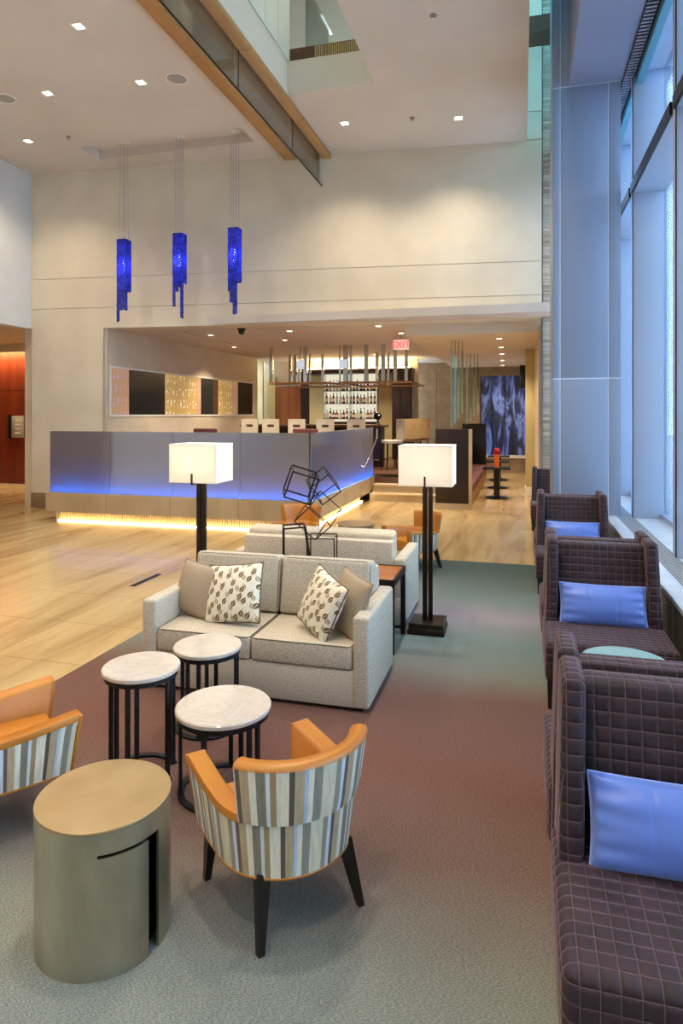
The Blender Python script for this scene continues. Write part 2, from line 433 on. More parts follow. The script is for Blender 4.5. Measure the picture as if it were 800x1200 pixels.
# --- back wall above the bar opening (a little skewed to the window side)
WA = math.degrees(math.atan2(1.04, 10.47)); WL = (-10.1, 11.81, 0)
wb = struct('wall_back', MB().box(0, 1.67, .02, .4, 0, ZC+.4).box(1.67, 10.52, .02, .4, 3.8, ZC+.4).box(9.6, 10.52, .02, .4, ZC, 11.5), 'plaster', WL, WA)
for (u0, u1, z0, z1) in ((0, 1.67, .32, 3.8), (1.67, 10.52, 3.8, 4.224), (0, 1.67, 3.8, 4.224), (0, 5.3, 4.236, 4.86), (5.3, 10.52, 4.236, 4.86), (0, 5.3, 4.872, ZC), (5.3, 10.52, 4.872, ZC), (9.9, 10.52, ZC+.02, 7.66), (9.9, 10.52, 7.68, 11.5)):
    MB().box(u0, u1, 0, .03, z0, z1).build('wall_panel', 'plaster', wb)
MB().box(1.64, 1.67, 0, .4, .54, 3.8).build('corner_bead', 'plaster', wb)
bb = struct('baseboard_back', MB().box(0, 1.67, -.03, .02, 0, .32), 'base_stone', WL, WA, bevel=.004)
# --- left wall with the opening to the lift lobby
struct('wall_left', MB().box(-10.4, -10.1, -5, 6.0, 0, 8).box(-10.4, -10.1, 6.0, 11.83, 3.82, 8), 'plaster_left')
struct('wall_front', MB().box(-10.4, 1.9, -5.2, -5, 0, 8), 'plaster')
# lift lobby
lw = struct('wall_lobby', MB().box(-17, -10.2, 15.72, 15.9, 0, 4.1), 'dark_wood')
for k in range(5):
    for z0, z1 in ((0, 1.075), (1.09, 2.66), (2.675, 3.78)):
        MB().box(-16.9+1.34*k, -16.9+1.34*k+1.33, 15.69, 15.73, z0, z1).build('wood_panel', 'red_wood', lw)
struct('wall_lobby_side', MB().box(-10.35, -10.1, 11.9, 15.9, 0, 4.1), 'plaster')
struct('wall_lobby_front', MB().box(-17.2, -10.4, 4.8, 5, 0, 4.1), 'plaster')
struct('wall_lobby_end', MB().box(-17.2, -17, 5, 15.9, 0, 4.1), 'red_wood')
struct('ceiling_lobby', MB().box(-17, -10.4, 5, 15.2, 3.95, 4.1), 'ceiling_white')
lc = struct('trim_1', MB().box(-16.9, -10.5, 15.15, 15.25, 3.72, 3.95), 'plaster')
MB().box(-16.9, -10.5, 15.3, 15.5, 3.9, 3.94).build('cove_strip', 'cove_warm', lc)
pq = thing('wall_plaque', 'pale engraved plaque on red wood lobby wall', 'sign', (-14.02, 15.69, 1.32))
MB().box(-.06, .34, -.03, 0, 0, .62).build('plate', 'plaque', pq, bevel=.004)
MB().box(-.16, -.06, -.05, 0, -.03, .66).build('dark_edge', 'dark_metal', pq, bevel=.004)
for k in range(4):
    MB().box(.06, .26, -.034, -.03, .12+.12*k, .15+.12*k).build('engraved_line', 'white_frame', pq)

# --- hall ceiling with the void, pendant recess and daylight slot
cm = MB()
def slab(x0, x1, y0, y1): cm.box(x0, x1, y0, y1, ZC, 7.66)
slab(-10.4, -8.2, -5, 12.1); slab(-4.85, -3.62, -5, 13.0); slab(-8.2, -4.85, -5, 10.9); slab(-8.2, -4.85, 11.5, 12.6)
cm.box(-8.2, -4.85, 10.9, 11.5, 7.3, 7.66)
slab(-3.62, -2.2, 9.95, 13.0); slab(-3.62, -2.2, -5, 2.6); slab(-2.2, .1, -5, 13.2)
struct('ceiling', cm, 'ceiling_white')
uw = struct('wall_upper_left', MB().box(-3.82, -3.62, -5, 9.95, 7.66, 11.5), 'plaster_left')
for k in range(14):
    MB().box(-3.63, -3.605, 2.6+.53*k, 2.6+.53*k+.515, 7.68, 9.5).build('wall_panel', 'plaster_left', uw)
    MB().box(-3.63, -3.605, 2.6+.53*k, 2.6+.53*k+.515, 9.52, 11.4).build('wall_panel', 'plaster_left', uw)
struct('wall_upper_back', MB().box(-10, .1, 14.2, 14.4, 7.66, 11.5), 'plaster_left')
struct('wall_upper_right', MB().box(0, .1, -5, 14.2, 7.66, 11.5), 'plaster_left')
struct('wall_upper_end', MB().box(-10.2, -10, -5, 14.4, 7.66, 11.5), 'plaster_left')
struct('wall_upper_front', MB().box(-10, .1, -5.2, -5, 7.66, 11.5), 'plaster_left')
struct('ceiling_upper', MB().box(-10, .1, -5, 14.4, 11.5, 11.7), 'ceiling_white')
ub = thing('upper_balustrade', 'glass balustrade on brown ribbed curb at the ceiling void edge', 'balustrade', (-3.62, 9.98, 7.66))
MB().box(.02, 1.42, .02, .16, 0, .22).build('curb', 'brown_wood', ub)
for k in range(22): MB().box(.45+.035*k, .465+.035*k, .0, .02, .01, .2).build('rib', 'tan_leather', ub)
MB().box(.28, 1.42, .08, .095, .22, 1.3).build('pane', 'hung_glass', ub)
MB().box(.265, .28, .08, 1.6, .22, 1.3).build('pane', 'hung_glass', ub)
MB().box(.26, 1.42, .07, .105, 1.3, 1.33).build('cap_rail', 'chrome', ub)
ul = thing('upper_light_helper', 'unseen glowing panel added to light the upper storey', 'light helper', (-1.9, 9.0, 11.5))  # added glowing panel out of view, brightens the upper storey
MB().box(-1.2, 1.2, -3, 3, -.06, 0).build('housing', 'white_frame', ul)
MB().box(-1.1, 1.1, -2.9, 2.9, -.07, -.06).build('diffuser', emit('upper_helper_glow', (.80, 1.0, .86), 4.0), ul)
# oak strips and hanging smoke glass
ok = thing('oak_ceiling_strip', 'wide oak board on the ceiling beside the hanging glass', 'ceiling trim', (-4.43, 0, ZC))
for k in range(8):
    MB().box(-.115, .115, -5+2.24*k, -5+2.24*k+2.235, -.07, 0).build('board', 'oak', ok, bevel=.004)
sg = thing('hanging_glass_screen', 'long clear glass screen hanging from an oak rail under the ceiling', 'glass screen', (-3.72, 0, ZC))
for k in range(8):
    y0 = -5+2.24*k; MB().box(-.06, .1, y0, y0+2.235, -.09, 0).build('oak_rail', 'oak', sg, bevel=.01)
for k in range(8):
    y0 = -5+2.24*k; MB().box(-.085, -.073, y0+.004, y0+2.232, -.62, 0).build('glass_pane', 'hung_glass', sg)
    MB().box(-.086, -.072, y0+.002, y0+.01, -.62, -.0).build('glass_joint', 'dark_metal', sg)
    MB().box(-.089, -.069, y0, y0+2.24, -.63, -.615).build('bottom_channel', 'dark_metal', sg)

# --- ceiling downlights, each a square trim with a warm lens
def downlight(x, y, z, label, group, power, size=.16, ang=125):
    t = thing('downlight', label, 'downlight', (x, y, z), 0, group); h = size/2
    MB().box(-h, h, -h, -h+.02, -.012, 0).box(-h, h, h-.02, h, -.012, 0).box(-h, -h+.02, -h+.02, h-.02, -.012, 0).box(h-.02, h, -h+.02, h-.02, -.012, 0).build('trim', 'white_frame', t)
    MB().box(-h+.02, h-.02, -h+.02, h-.02, -.006, 0).build('lens', 'lens', t)
    if power:
        lamp('downlight_beam', 'SPOT', (0, 0, -.03), power, WARM, t, spot_size=R(ang), spot_blend=.9, shadow_soft_size=.12)
HALL = [(-5.64, 7.46), (-7.3, 8.89), (-5.67, 8.98), (-8.93, 10.35), (-3.0, 11.19), (-1.05, 11.51)]
for x, y in HALL: downlight(x, y, ZC, 'unseen square downlight added to light the hall', 'hall ceiling downlights', 360, .16)
for x, y in ((-8.6, 6.2), (-5.6, 4.4), (-8.6, 3.0), (-5.6, 1.4), (-1.1, 7.3), (-1.1, 5.2), (-1.1, 2.8), (-1.1, 0), (-5.6, -1.8), (-8.6, -.2), (-2.6, -2.6)):  # further downlights added out of view to light the hall
    downlight(x, y, ZC, 'unseen square downlight added to light the hall', 'hall ceiling downlights', 500, .2)
for x, y in ((-5.08, 9.03), (-8.09, 8.86)):
    t = thing('ceiling_speaker', 'round grey speaker grille flush in the hall ceiling', 'speaker', (x, y, ZC), 0, 'ceiling speakers')
    MB().lathe([(.0, -.006), (.15, -.006), (.15, 0)], 28, cap=False).build('grille', 'grey_speaker', t)
    MB().lathe([(.15, 0), (.15, -.01), (.17, -.01), (.17, 0)], 28, cap=False).build('rim', 'white_frame', t)
for x, y in ((-8.08, 10.39), (-1.82, 11.3), (-1.09, 8.47)):
    t = thing('sprinkler', 'tiny sprinkler head in the hall ceiling', 'sprinkler', (x, y, ZC), 0, 'ceiling sprinklers')
    MB().lathe([(.045, 0), (.045, -.012), (.02, -.014)], 16).build('escutcheon', 'grey_speaker', t)
    MB().lathe([(.012, -.012), (.012, -.04), (.025, -.042)], 12).build('head', 'chrome', t)

# --- window side: soffit, vent, sill, fins, panes, column
struct('trim_2', MB().box(.63, 1.32, -5, 9.6, 6.53, 11.5), 'soffit_metal')
cv = thing('ceiling_vent', 'long slatted air vent beside the slate blue soffit', 'vent', (1.395, 0, 6.53))
MB().box(-.075, -.062, -5, 13, -.02, .06).box(.062, .075, -5, 13, -.02, .06).build('frame', 'dark_metal', cv)
MB().box(-.062, .062, -5, 13, .05, .06).build('backing', 'black_gloss', cv)
sl = MB().box(-.062, .062, -.020, .020, -.01, .0).mesh('slat')
for k in range(125): link('slat', sl, 'vent_metal', cv, (0, 3.6+.075*k, 0))
struct('trim_3', MB().box(1.47, 1.95, -5, 13, 6.58, 7.2), 'fin_metal')
struct('trim_4', MB().box(1.48, 1.57, -5, 13, 6.42, 6.58), 'teal_trim')
sw = struct('wall_sill', MB().box(1.13, 1.23, -5, 12.8, 0, .58), 'sill_granite')
for k in range(12): MB().box(1.112, 1.131, -4.9+1.48*k, -4.9+1.48*k+1.47, .02, .575).build('stone_panel', 'sill_granite', sw)
ss = struct('trim_5', MB().box(1.09, 1.24, -5, 12.8, .58, .62), 'sill_stone', bevel=.004)
gr = thing('sill_grille', 'linear metal floor grille along the window sill', 'grille', (1.35, 0, .6))
MB().box(-.11, .11, -5, 12.8, -.1, -.09).build('trough', 'black_gloss', gr)
for k in range(9): MB().box(-.105+.026*k, -.093+.026*k, -5, 12.8, -.03, .01).build('bar', 'bar_metal', gr)
struct('trim_6', MB().box(1.46, 2.3, -5, 14, .3, .6), 'sill_stone')
struct('paving_outside', MB().box(2.3, 40, -30, 50, .2, .5), 'outside_paving')
struct('building_outside', MB().box(16, 20, -30, 60, .5, 5), 'concrete_far')
FY = [-5.82+2.56*k for k in range(8)]
for k in range(7):
    y0, y1 = FY[k], FY[k+1]
    w = struct('window_%d' % (k+1), MB().box(1.44, 1.86, y1, y1+.13, .6, 6.6), 'fin_metal', bevel=.006)
    MB().box(1.436, 1.448, y1-.004, y1+.0, .6, 6.6).build('fin_edge', 'dark_metal', w)
    MB().box(1.44, 1.86, y0+.13, y1, 4.97, 5.06).build('transom', 'fin_metal', w)
    MB().box(1.41, 1.44, y0+.13, y1, 4.95, 5.08).build('transom_edge', 'dark_bronze', w)
    MB().box(1.80, 1.86, y0+.13, y0+.19, .6, 6.6).build('jamb', 'dark_metal', w)
    MB().box(1.80, 1.86, y0+.13, y1, .6, .66).build('bottom_rail', 'fin_metal', w)
    for z0, z1 in ((.66, 4.97), (5.06, 6.58)): MB().box(1.825, 1.84, y0+.19, y1, z0, z1).build('pane', 'pane', w)
cl = struct('column', MB().box(.43, 1.295, 9.604, 10.6, 0, 11.5), 'seam_metal')
for z0, z1 in ((0, 2.48), (2.495, 6.52), (6.535, 9.2), (9.215, 11.5)):
    for x0, x1 in ((.425, .515), (.525, 1.14), (1.15, 1.3)):
        MB().box(x0, x1, 9.6, 9.64, z0, z1).build('metal_panel', 'grey_metal', cl, bevel=.003)
    MB().box(.425, .47, 9.645, 10.6, z0, z1).build('metal_panel', 'grey_metal', cl, bevel=.003)
cl['kind'] = 'structure'
# stacked-stone fin behind the column
cw = struct('window_9', MB().box(.63, .70, 10.6, 12.9, 6.53, 6.63), 'fin_metal')
for k in range(2): MB().box(.64, .65, 10.6+1.15*k, 10.6+1.15*k+1.145, 6.63, 11.5).build('pane', 'teal_pane', cw)
struct('trim_10', MB().box(.63, 1.95, 10.6, 12.9, 6.6, 6.9), 'soffit_metal')
ms = struct('wall_right', MB().box(.36, 1.95, 12.9, 13.1, 0, 11.5), 'concrete_far')
g = NT('split_stone'); oi = g.node('ShaderNodeObjectInfo')
g.base(g.ramp(oi.outputs['Random'], [(0, '#9c9887'), (.5, '#b9b5a3'), (1, '#cfccbb')])); g.p(Roughness=.55); MT['split_stone'] = g.m
st_me = MB().box(-.085, .085, -.03, .03, 0, .052).mesh('stone_strip', bevel=.006, seg=1)
z = .93; k = 0
while z < 11.4 and k < 190:
    link('stone_strip', st_me, 'split_stone', ms, (.475+.004*random.uniform(-1, 1), 12.885+.008*random.uniform(-1, 1), z)); z += .056; k += 1
MB().box(.39, .56, 12.87, 12.93, 0, .92).build('base_block', 'dark_metal', ms)
struct('beam', MB().box(.1, .62, 12.0, 12.5, 8.7, 8.98), 'brown_wood')
sk = struct('skylight', MB().box(.1, .63, -5, .02, 11.5, 11.52).box(.1, .63, 12.7, 12.9, 11.5, 11.6), 'white_frame')
for k in range(9): MB().box(.1, .63, .02+1.41*k, .02+1.41*k+1.40, 11.505, 11.515).build('pane', 'sky_pane', sk)

# ================================================================== RAISED BAR
ZP = .54
def xat(px, y):
    k = (px-400)/770; Y = y/(k*ST+CT); return k*Y*CT-Y*ST
struct('floor_bar', MB().box(-8.50, -3.6, 10.6, 23.2, 0, ZP).box(-3.6, -1.8, 15.32, 23.2, 0, ZP), 'brown_wood')
pl = struct('trim_7', MB().box(-8.48, -3.37, 10.33, 10.6, .22, ZP-.01).box(-3.6, -3.37, 10.33, 15.3, .22, ZP-.01), 'base_stone')
for k in range(4):
    MB().box(-8.5+1.29*k, -8.5+1.29*k+1.283, 10.30, 10.34, .20, ZP).build('stone_panel', 'plinth_stone', pl)
    MB().box(-3.38, -3.35, 10.30+1.1*k, 10.30+1.1*k+1.095, .20, ZP).build('stone_panel', 'plinth_stone', pl)
MB().box(-8.5, -3.35, 10.33, 10.6, ZP-.01, ZP+.005).build('coping', 'plinth_stone', pl)
# ribbed toe space lit by a warm strip
rb = MB()
for k in range(110): rb.bar((-8.48+.0465*k, 10.585, 0), (-8.48+.0465*k, 10.585, .22), .02, n=6)
for k in range(88): rb.bar((-3.585, 10.62+.0465*k, 0), (-3.585, 10.62+.0465*k, .135), .02, n=6)
o = rb.build('ribbed_skirting', 'step_stone', pl); o['kind'] = 'stuff'
MB().box(-8.4, -3.6, 10.50, 10.54, .0, .012).build('light_strip', 'led_warm', pl)
MB().box(-3.54, -3.50, 10.5, 14.6, .0, .012).build('light_strip', 'led_warm', pl)
# steps
stp = struct('stairs', MB().box(-3.36, -1.8, 14.74, 15.6, 0, .17).box(-3.36, -1.8, 15.06, 15.6, .17, .35).box(-3.36, -1.8, 15.35, 15.6, .35, .53), 'step_stone')
for k in range(3):
    MB().box(-3.35, -1.8, 14.70+.31*k, 15.6 if k == 2 else 15.03+.31*k, .18*(k+1)-.04, .18*(k+1)).build('tread', 'step_stone', stp, bevel=.006)
# balustrades of frosted glass, each with a blue light strip at its foot
bf = thing('frosted_balustrade', 'long frosted glass front of the raised bar glowing blue at its foot', 'balustrade', (-8.45, 10.36, ZP+.005))
for k in range(4): MB().box(1.275*k, 1.275*k+1.268, 0, .018, 0, 1.135).build('glass_panel', 'frosted_panel', bf)
MB().box(0, 5.08, .16, .18, 0, 1.1).build('glow_baffle', 'baffle_dark', bf)  # unseen dark panel added to shape the falloff of the blue glow
MB().box(0, 5.08, .018, .18, 1.10, 1.12).build('cap', 'white_frame', bf)  # added to keep blue light from leaking upward
MB().box(0, 5.08, .065, .115, 0, .010).build('light_strip', 'led_blue', bf)
bs = thing('frosted_balustrade', 'frosted glass side of the raised bar ending at the stone steps', 'balustrade', (-3.37, 10.36, ZP+.005))
for k in range(4): MB().box(-.018, 0, 1.2*k, 1.2*k+1.193, 0, 1.135).build('glass_panel', 'frosted_panel', bs)
MB().box(-.18, -.16, .2, 4.8, 0, 1.1).build('glow_baffle', 'baffle_dark', bs)  # same added baffle behind the side glass
MB().box(-.18, -.018, .02, 4.8, 1.10, 1.12).build('cap', 'white_frame', bs)  # closes the gap so no blue light escapes, added
MB().box(-.115, -.065, .03, 4.8, 0, .010).build('light_strip', 'led_blue', bs)
hr = thing('handrail', 'slanted chrome handrail on the frosted glass by the steps', 'handrail', (-3.28, 14.0, 0))
MB().tube([(0, 1.15, 1.66), (0, 1.15, 1.45), (0, .9, 1.3), (0, 0, .88), (0, -.12, .86), (-.06, -.16, .86)], .022, 10).build('rail', 'chrome', hr, smooth=True)
for y, zz in ((.2, .97), (.95, 1.32)): MB().bar((0, y, zz), (-.075, y, zz-.02), .012).build('bracket', 'chrome', hr)

# --- bar shell
wl = struct('wall_bar_left', MB().box(-8.75, -8.40, 12.03, 20.2, ZP, 3.82), 'bar_plaster')
DFR = MB().box(-8.355, -8.34, 12.12, 19.82, 2.98, 3.02).box(-8.355, -8.34, 12.12, 19.82, 1.94, 1.98).box(-8.355, -8.34, 12.12, 12.16, 1.98, 2.98).box(-8.355, -8.34, 19.78, 19.82, 1.98, 2.98)
dp = thing('display_strip', 'long wall display of gold and black glass panels behind the bar glass', 'wall display', (-8.40, 0, 0))
DFR.v = [(x+8.356, y, zz) for x, y, zz in DFR.v]; DFR.build('niche_frame', 'white_frame', dp)
for y0, y1, m in ((12.18, 12.82, 'pink_display'), (12.82, 14.34, 'black_display'), (14.34, 15.97, 'gold_display'), (15.97, 16.21, 'pink_display'), (16.21, 16.93, 'black_display'), (16.93, 17.26, 'brown_wood'), (17.26, 18.2, 'gold_display'), (18.2, 18.62, 'pink_display'), (18.62, 19.75, 'black_display')):
    MB().box(0, .012, y0+.008, y1-.008, 1.985, 2.975).build('display_panel', m, dp)
struct('wall_bar_gap', MB().box(-10, -8.5, 20.9, 21.0, ZP, 3.82), 'cream_panel')
wf = struct('wall_bar_back', MB().box(-10, -3.3, 21.62, 21.8, ZP, 3.82), 'bar_plaster')
for x0, x1, z1, m in ((-8.62, -8.3, 3.3, 'cream_panel'), (-8.28, -7.82, 2.95, 'door_wood'), (-7.81, -7.36, 2.95, 'door_wood'), (-7.35, -7.05, 3.6, 'dark_wood'), (-7.04, -6.45, 3.3, 'cream_panel'), (-4.6, -4.05, 3.3, 'cream_panel')):
    MB().box(x0, x1, 21.56, 21.63, ZP, z1).build('wall_panel', m, wf)
hd = struct('trim_8', MB().box(-7.1, -3.4, 21.0, 21.62, 3.34, 3.5), 'dark_wood')
MB().box(-7.0, -3.5, 21.1, 21.3, 3.505, 3.52).build('cove_strip', 'cove_warm', hd)
struct('ceiling_bar', MB().box(-8.75, .5, 12.2, 23.3, 3.82, 3.98), 'ceiling_white')
struct('ceiling_soffit', MB().box(-2.3, .5, 13.35, 23.2, 3.6, 3.82), 'bar_soffit')
wfar = struct('wall_far', MB().box(-3.6, -1.35, 23.0, 23.2, 0, 3.8).box(-1.35, .5, 23, 23.2, 0, .5).box(-1.35, .5, 23, 23.2, 3.3, 3.8), 'far_stone')
for r_ in range(7):
    for k in range(3):
        xo = -3.6+.75*k
        MB().box(xo+.004, xo+.746, 22.965+.012*((r_*3+k) % 3), 23.01, ZP+.02+.44*r_, ZP+.02+.44*r_+.432).build('stone_slab', 'far_stone', wfar)
wn = struct('window_8', MB().box(-1.35, .3, 22.94, 23.06, .5, .6), 'white_frame')
for x0, x1 in ((-1.35, -.98), (-.98, -.55), (-.55, -.1), (-.1, .3)): MB().box(x0, x1, 23.0, 23.02, .6, 3.3).build('pane', 'blue_etched', wn)
for x0 in (-1.35, -.55): MB().box(x0, x0+.03, 22.96, 23.0, .6, 3.3).build('mullion', 'dark_metal', wn)
struct('wall_corridor', MB().box(.32, .5, 13.1, 16.95, 0, 3.7).box(.2, .5, 17.2, 23.0, 0, 3.7), 'bar_plaster')
co = struct('trim_9', MB().box(.10, .42, 16.8, 17.2, 0, 3.62), 'cream_panel', bevel=.006)
MB().box(.085, .43, 16.78, 17.22, 0, .2).build('plinth', 'white_frame', co)
sp = thing('wall_speaker', 'black box speaker high on the corridor wall', 'speaker', (.02, 18.6, 2.7))
MB().box(-.06, .16, -.15, .15, 0, .62).build('body', 'black_gloss', sp, bevel=.01)
MB().box(-.066, -.06, -.13, .13, .03, .59).build('grille', 'dark_metal', sp)
MB().bar((.16, 0, .3), (.2, 0, .3), .03).build('bracket', 'dark_metal', sp)
BL = [(-.45, 14.3, 3.6), (-.47, 16.2, 3.6), (-.5, 18.0, 3.6), (-.55, 20.2, 3.6), (-.6, 22.2, 3.6)]
for x, y, zz in BL: downlight(x, y, zz, 'square downlight in the dropped soffit over the pedestal tables', 'soffit downlights', 300, .14, 110)
for x, y in ((-2.85, 13.3), (-2.6, 14.6), (-4.9, 13.6), (-6.9, 13.8), (-7.5, 16.4), (-5.6, 15.2), (-3.0, 17.4), (-6.4, 19.6), (-4.3, 19.6)):
    downlight(x, y, 3.82, 'square downlight in the low bar ceiling', 'bar ceiling downlights', 560, .14, 120)
for x, y in ((-15.4, 14.4), (-13.9, 14.4), (-12.3, 14.4), (-13, 9.5)):  # lobby spots added to wash the wood wall with light
    downlight(x, y, 3.95, 'square downlight added to light the lift lobby', 'added lobby downlights', 70, .14, 110)
dm = thing('dome_camera', 'small black dome camera under the bar ceiling edge', 'camera', (-5.75, 12.95, 3.82))
MB().lathe([(.09, 0), (.09, -.03), (.07, -.05)], 20).build('mount', 'dark_metal', dm)
MB().lathe([(.07, -.05), (.065, -.09), (.045, -.12), (.01, -.13)], 20).build('dome', 'black_gloss', dm, smooth=True)
dfz = thing('slot_diffuser', 'thin dark slot diffuser in the bar ceiling', 'vent', (-7.2, 14.4, 3.82), 0)
MB().box(-.03, .03, -1.2, 1.2, -.008, 0).build('slot', 'dark_metal', dfz)
MB().box(-.05, -.03, -1.2, 1.2, -.01, 0).box(.03, .05, -1.2, 1.2, -.01, 0).build('flange', 'white_frame', dfz)
ex = thing('exit_sign', 'red lettered EXIT sign hanging from the bar ceiling', 'sign', (-2.68, 15.0, 3.48))
MB().box(-.185, .185, 0, .04, 0, .25).build('housing', 'exit_white', ex, bevel=.006)
MB().box(-.17, .17, -.004, 0, .015, .235).build('face', 'exit_back', ex)
fc = bpy.data.curves.new('exit_text', 'FONT'); fc.body = 'EXIT'; fc.size = .2; fc.align_x = 'CENTER'; fc.extrude = .002; fc.offset = .004
fo = bpy.data.objects.new('exit_text', fc); COL.objects.link(fo)
bpy.context.view_layer.update()
fme = bpy.data.meshes.new_from_object(fo.evaluated_get(bpy.context.evaluated_depsgraph_get()))
bpy.data.objects.remove(fo)
lt = link('lettering', fme, 'exit_red', ex, (0, -.008, .05), (R(90), 0, 0))
MB().bar((0, .02, .25), (0, .02, .34), .012).build('stem', 'chrome', ex)

# --- back bar
cb = thing('tall_cabinet', 'tall dark wood cabinet beside the bottle shelves', 'cabinet', (-3.72, 21.55, ZP))
MB().box(-.31, .31, -.62, 0, 0, 2.92).build('body', 'dark_wood', cb)
for x0 in (-.30, .005): MB().box(x0, x0+.295, -.645, -.62, .05, 2.9).build('door', 'dark_wood', cb, bevel=.004)
for yy in (-.5, -.25): MB().bar((.34, yy, .1), (.34, yy, 2.85), .014).build('chrome_rod', 'chrome', cb)
sh = thing('bottle_shelves', 'back lit glass shelves of the bar', 'shelf', (-5.52, 21.55, ZP))
MB().box(-.92, .92, -.02, 0, 1.2, 2.8).build('lit_back', 'shelf_light', sh)
for zz in (1.30, 1.81, 2.24): MB().box(-.92, .92, -.3, -.02, zz-.02, zz).build('shelf', 'dark_wood', sh)
for xx in (-.93, -.02, .91): MB().box(xx, xx+.02, -.3, 0, 1.2, 2.8).build('upright', 'chrome', sh)
MB().box(-.95, .95, -.45, 0, 0, 1.2).build('base', 'dark_wood', sh)
simple('glass_green', '#2f5a24', None, .12); simple('glass_amber', '#8a4a12', None, .12); simple('glass_clear', '#cfd6cf', None, .1); simple('glass_dark', '#141210', None, .12); simple('glass_red', '#7d1c12', None, .12)
simple('label_white', '#e8dfc8', None, .6)
protos = {}
def bottle(kind, tall):
    if (kind, tall) not in protos:
        h = .36 if tall else .29; r = .044 if tall else .055
        protos[(kind, tall)] = (MB().lathe([(r*.9, 0), (r, .01), (r, h*.6), (r*.35, h*.74), (r*.33, h*.92), (r*.38, h*.93)], 12).mesh('glass', smooth=True),
                                MB().lathe([(r*.4, h*.93), (r*.4, h)], 10).mesh('cap', smooth=True), MB().lathe([(r*1.02, h*.18), (r*1.02, h*.48)], 12, cap=False).mesh('paper_label', smooth=True))
    return protos[(kind, tall)]
words = {'glass_green': 'green', 'glass_amber': 'amber', 'glass_clear': 'clear', 'glass_dark': 'black', 'glass_red': 'red'}
rows = {1.30: 'lowest', 1.81: 'middle', 2.24: 'top'}
for zz in (1.30, 1.81, 2.24):
    for k in range(15):
        kd = random.choice(list(words)+['glass_amber', 'glass_clear']); tl = random.random() < .6
        g_, c_, p_ = bottle(kd, tl)
        b = thing('bottle', '%s %s bottle on the %s lit bar shelf' % ('tall' if tl else 'squat', words[kd], rows[zz]), 'bottle', (-5.52-.84+.118*k, 21.38+random.uniform(-.03, .03), ZP+zz), 0, 'bottles on the lit shelves')
        for nm, me_, mm in (('glass', g_, kd), ('cap', c_, 'dark_metal'), ('paper_label', p_, 'label_white')): link(nm, me_, mm, b)
ct = thing('bar_counter', 'long dark bar counter behind the row of stools', 'bar counter', (-5.7, 17.9, ZP))
MB().box(-2.0, 2.0, -.25, .2, 0, 1.1).build('body', 'dark_wood', ct)
MB().box(-2.1, 2.1, -.45, .3, 1.1, 1.16).build('top', 'brown_wood', ct, bevel=.008)
for k in range(5): MB().box(-1.98+.795*k, -1.98+.795*k+.78, -.27, -.25, .08, 1.06).build('front_panel', 'dark_wood', ct, bevel=.004)
MB().tube([(-1.95, -.34, .2), (1.95, -.34, .2)], .025, 8).build('foot_rail', 'chrome', ct)
bk = thing('bar_ornament', 'small black rounded ornament standing on the bar counter', 'ornament', (-3.85, 17.9, ZP+1.16))
MB().lathe([(.07, 0), (.07, .02), (.02, .04), (.02, .12)], 16).build('foot', 'black_gloss', bk, smooth=True)
MB().lathe([(.02, .12), (.10, .18), (.12, .25), (.08, .32), (.01, .35)], 18).build('head', 'black_gloss', bk, smooth=True)
def stool(name, seatm, w=.48, hole=True):
    t = thing(name, '', 'stool')
    h = w/2
    MB().box(-h, h, -.22, .22, .68, .76).build('seat', seatm, t, bevel=.02)
    b = MB()
    if hole: b.box(-h, h, -.27, -.21, .76, 1.10).box(-h, h, -.27, -.21, 1.17, 1.32).box(-h, -.1, -.27, -.21, 1.10, 1.17).box(.1, h, -.27, -.21, 1.10, 1.17)
    else: b.box(-h, h, -.27, -.21, .76, 1.32)
    b.build('backrest', seatm, t)
    for sx_ in (-1, 1):
        for sy_ in (-1, 1):
            MB().bar((sx_*(h-.04), sy_*.19, .68), (sx_*(h-.03), sy_*.21, 0), .022, .016, 4).build('leg', 'wenge', t)
    MB().box(-h+.03, h-.03, .19, .215, .25, .28).build('footrest', 'chrome', t)
    return t
s0 = stool('bar_stool', 'white_leather')
for k, x in enumerate((-7.22, -6.6, -5.85, -5.05, -4.2)):
    o = s0 if k == 0 else copy_tree(s0); o.location = (x, 17.05, ZP)
    tag(o, 'white leather bar stool with slotted backrest at the dark counter', None, 'white stools along the bar counter')
s1 = stool('bar_stool', 'tan_leather', .42, False)
for k, px in enumerate((473, 482, 491)):
    o = s1 if k == 0 else copy_tree(s1); o.location = (xat(px, 18.2+.5*k), 18.2+.5*k, ZP); o.rotation_euler = (0, 0, R(40))
    tag(o, 'tan leather bar stool by the tall dark cabinet', None, 'tan stools at the bar end')
s2 = stool('bar_stool', 'white_leather', .5, False); s2.location = (xat(459, 17.2), 17.2, ZP); s2.rotation_euler = (0, 0, R(120))
tag(s2, 'pale seated bar stool apart from the row, near the steps', None)
def lounge(px, y, label):
    t = thing('lounge_chair', label, 'chair', (xat(px, y), y, ZP))
    MB().box(-.3, .3, -.28, .3, .42, .56).build('seat', 'maroon_seat', t, bevel=.03)
    MB().box(-.3, .3, -.32, -.24, .56, 1.12).build('backrest', 'maroon_seat', t, bevel=.03)
    for a_ in (-1, 1):
        for b_ in (-1, 1): MB().bar((a_*.26, b_*.24, .43), (a_*.27, b_*.25, 0), .025, .018, 4).build('leg', 'wenge', t)
lounge(247, 14.2, 'maroon chair behind the frosted glass under the wall display')
lounge(362, 14.6, 'maroon chair behind the corner of the frosted glass')
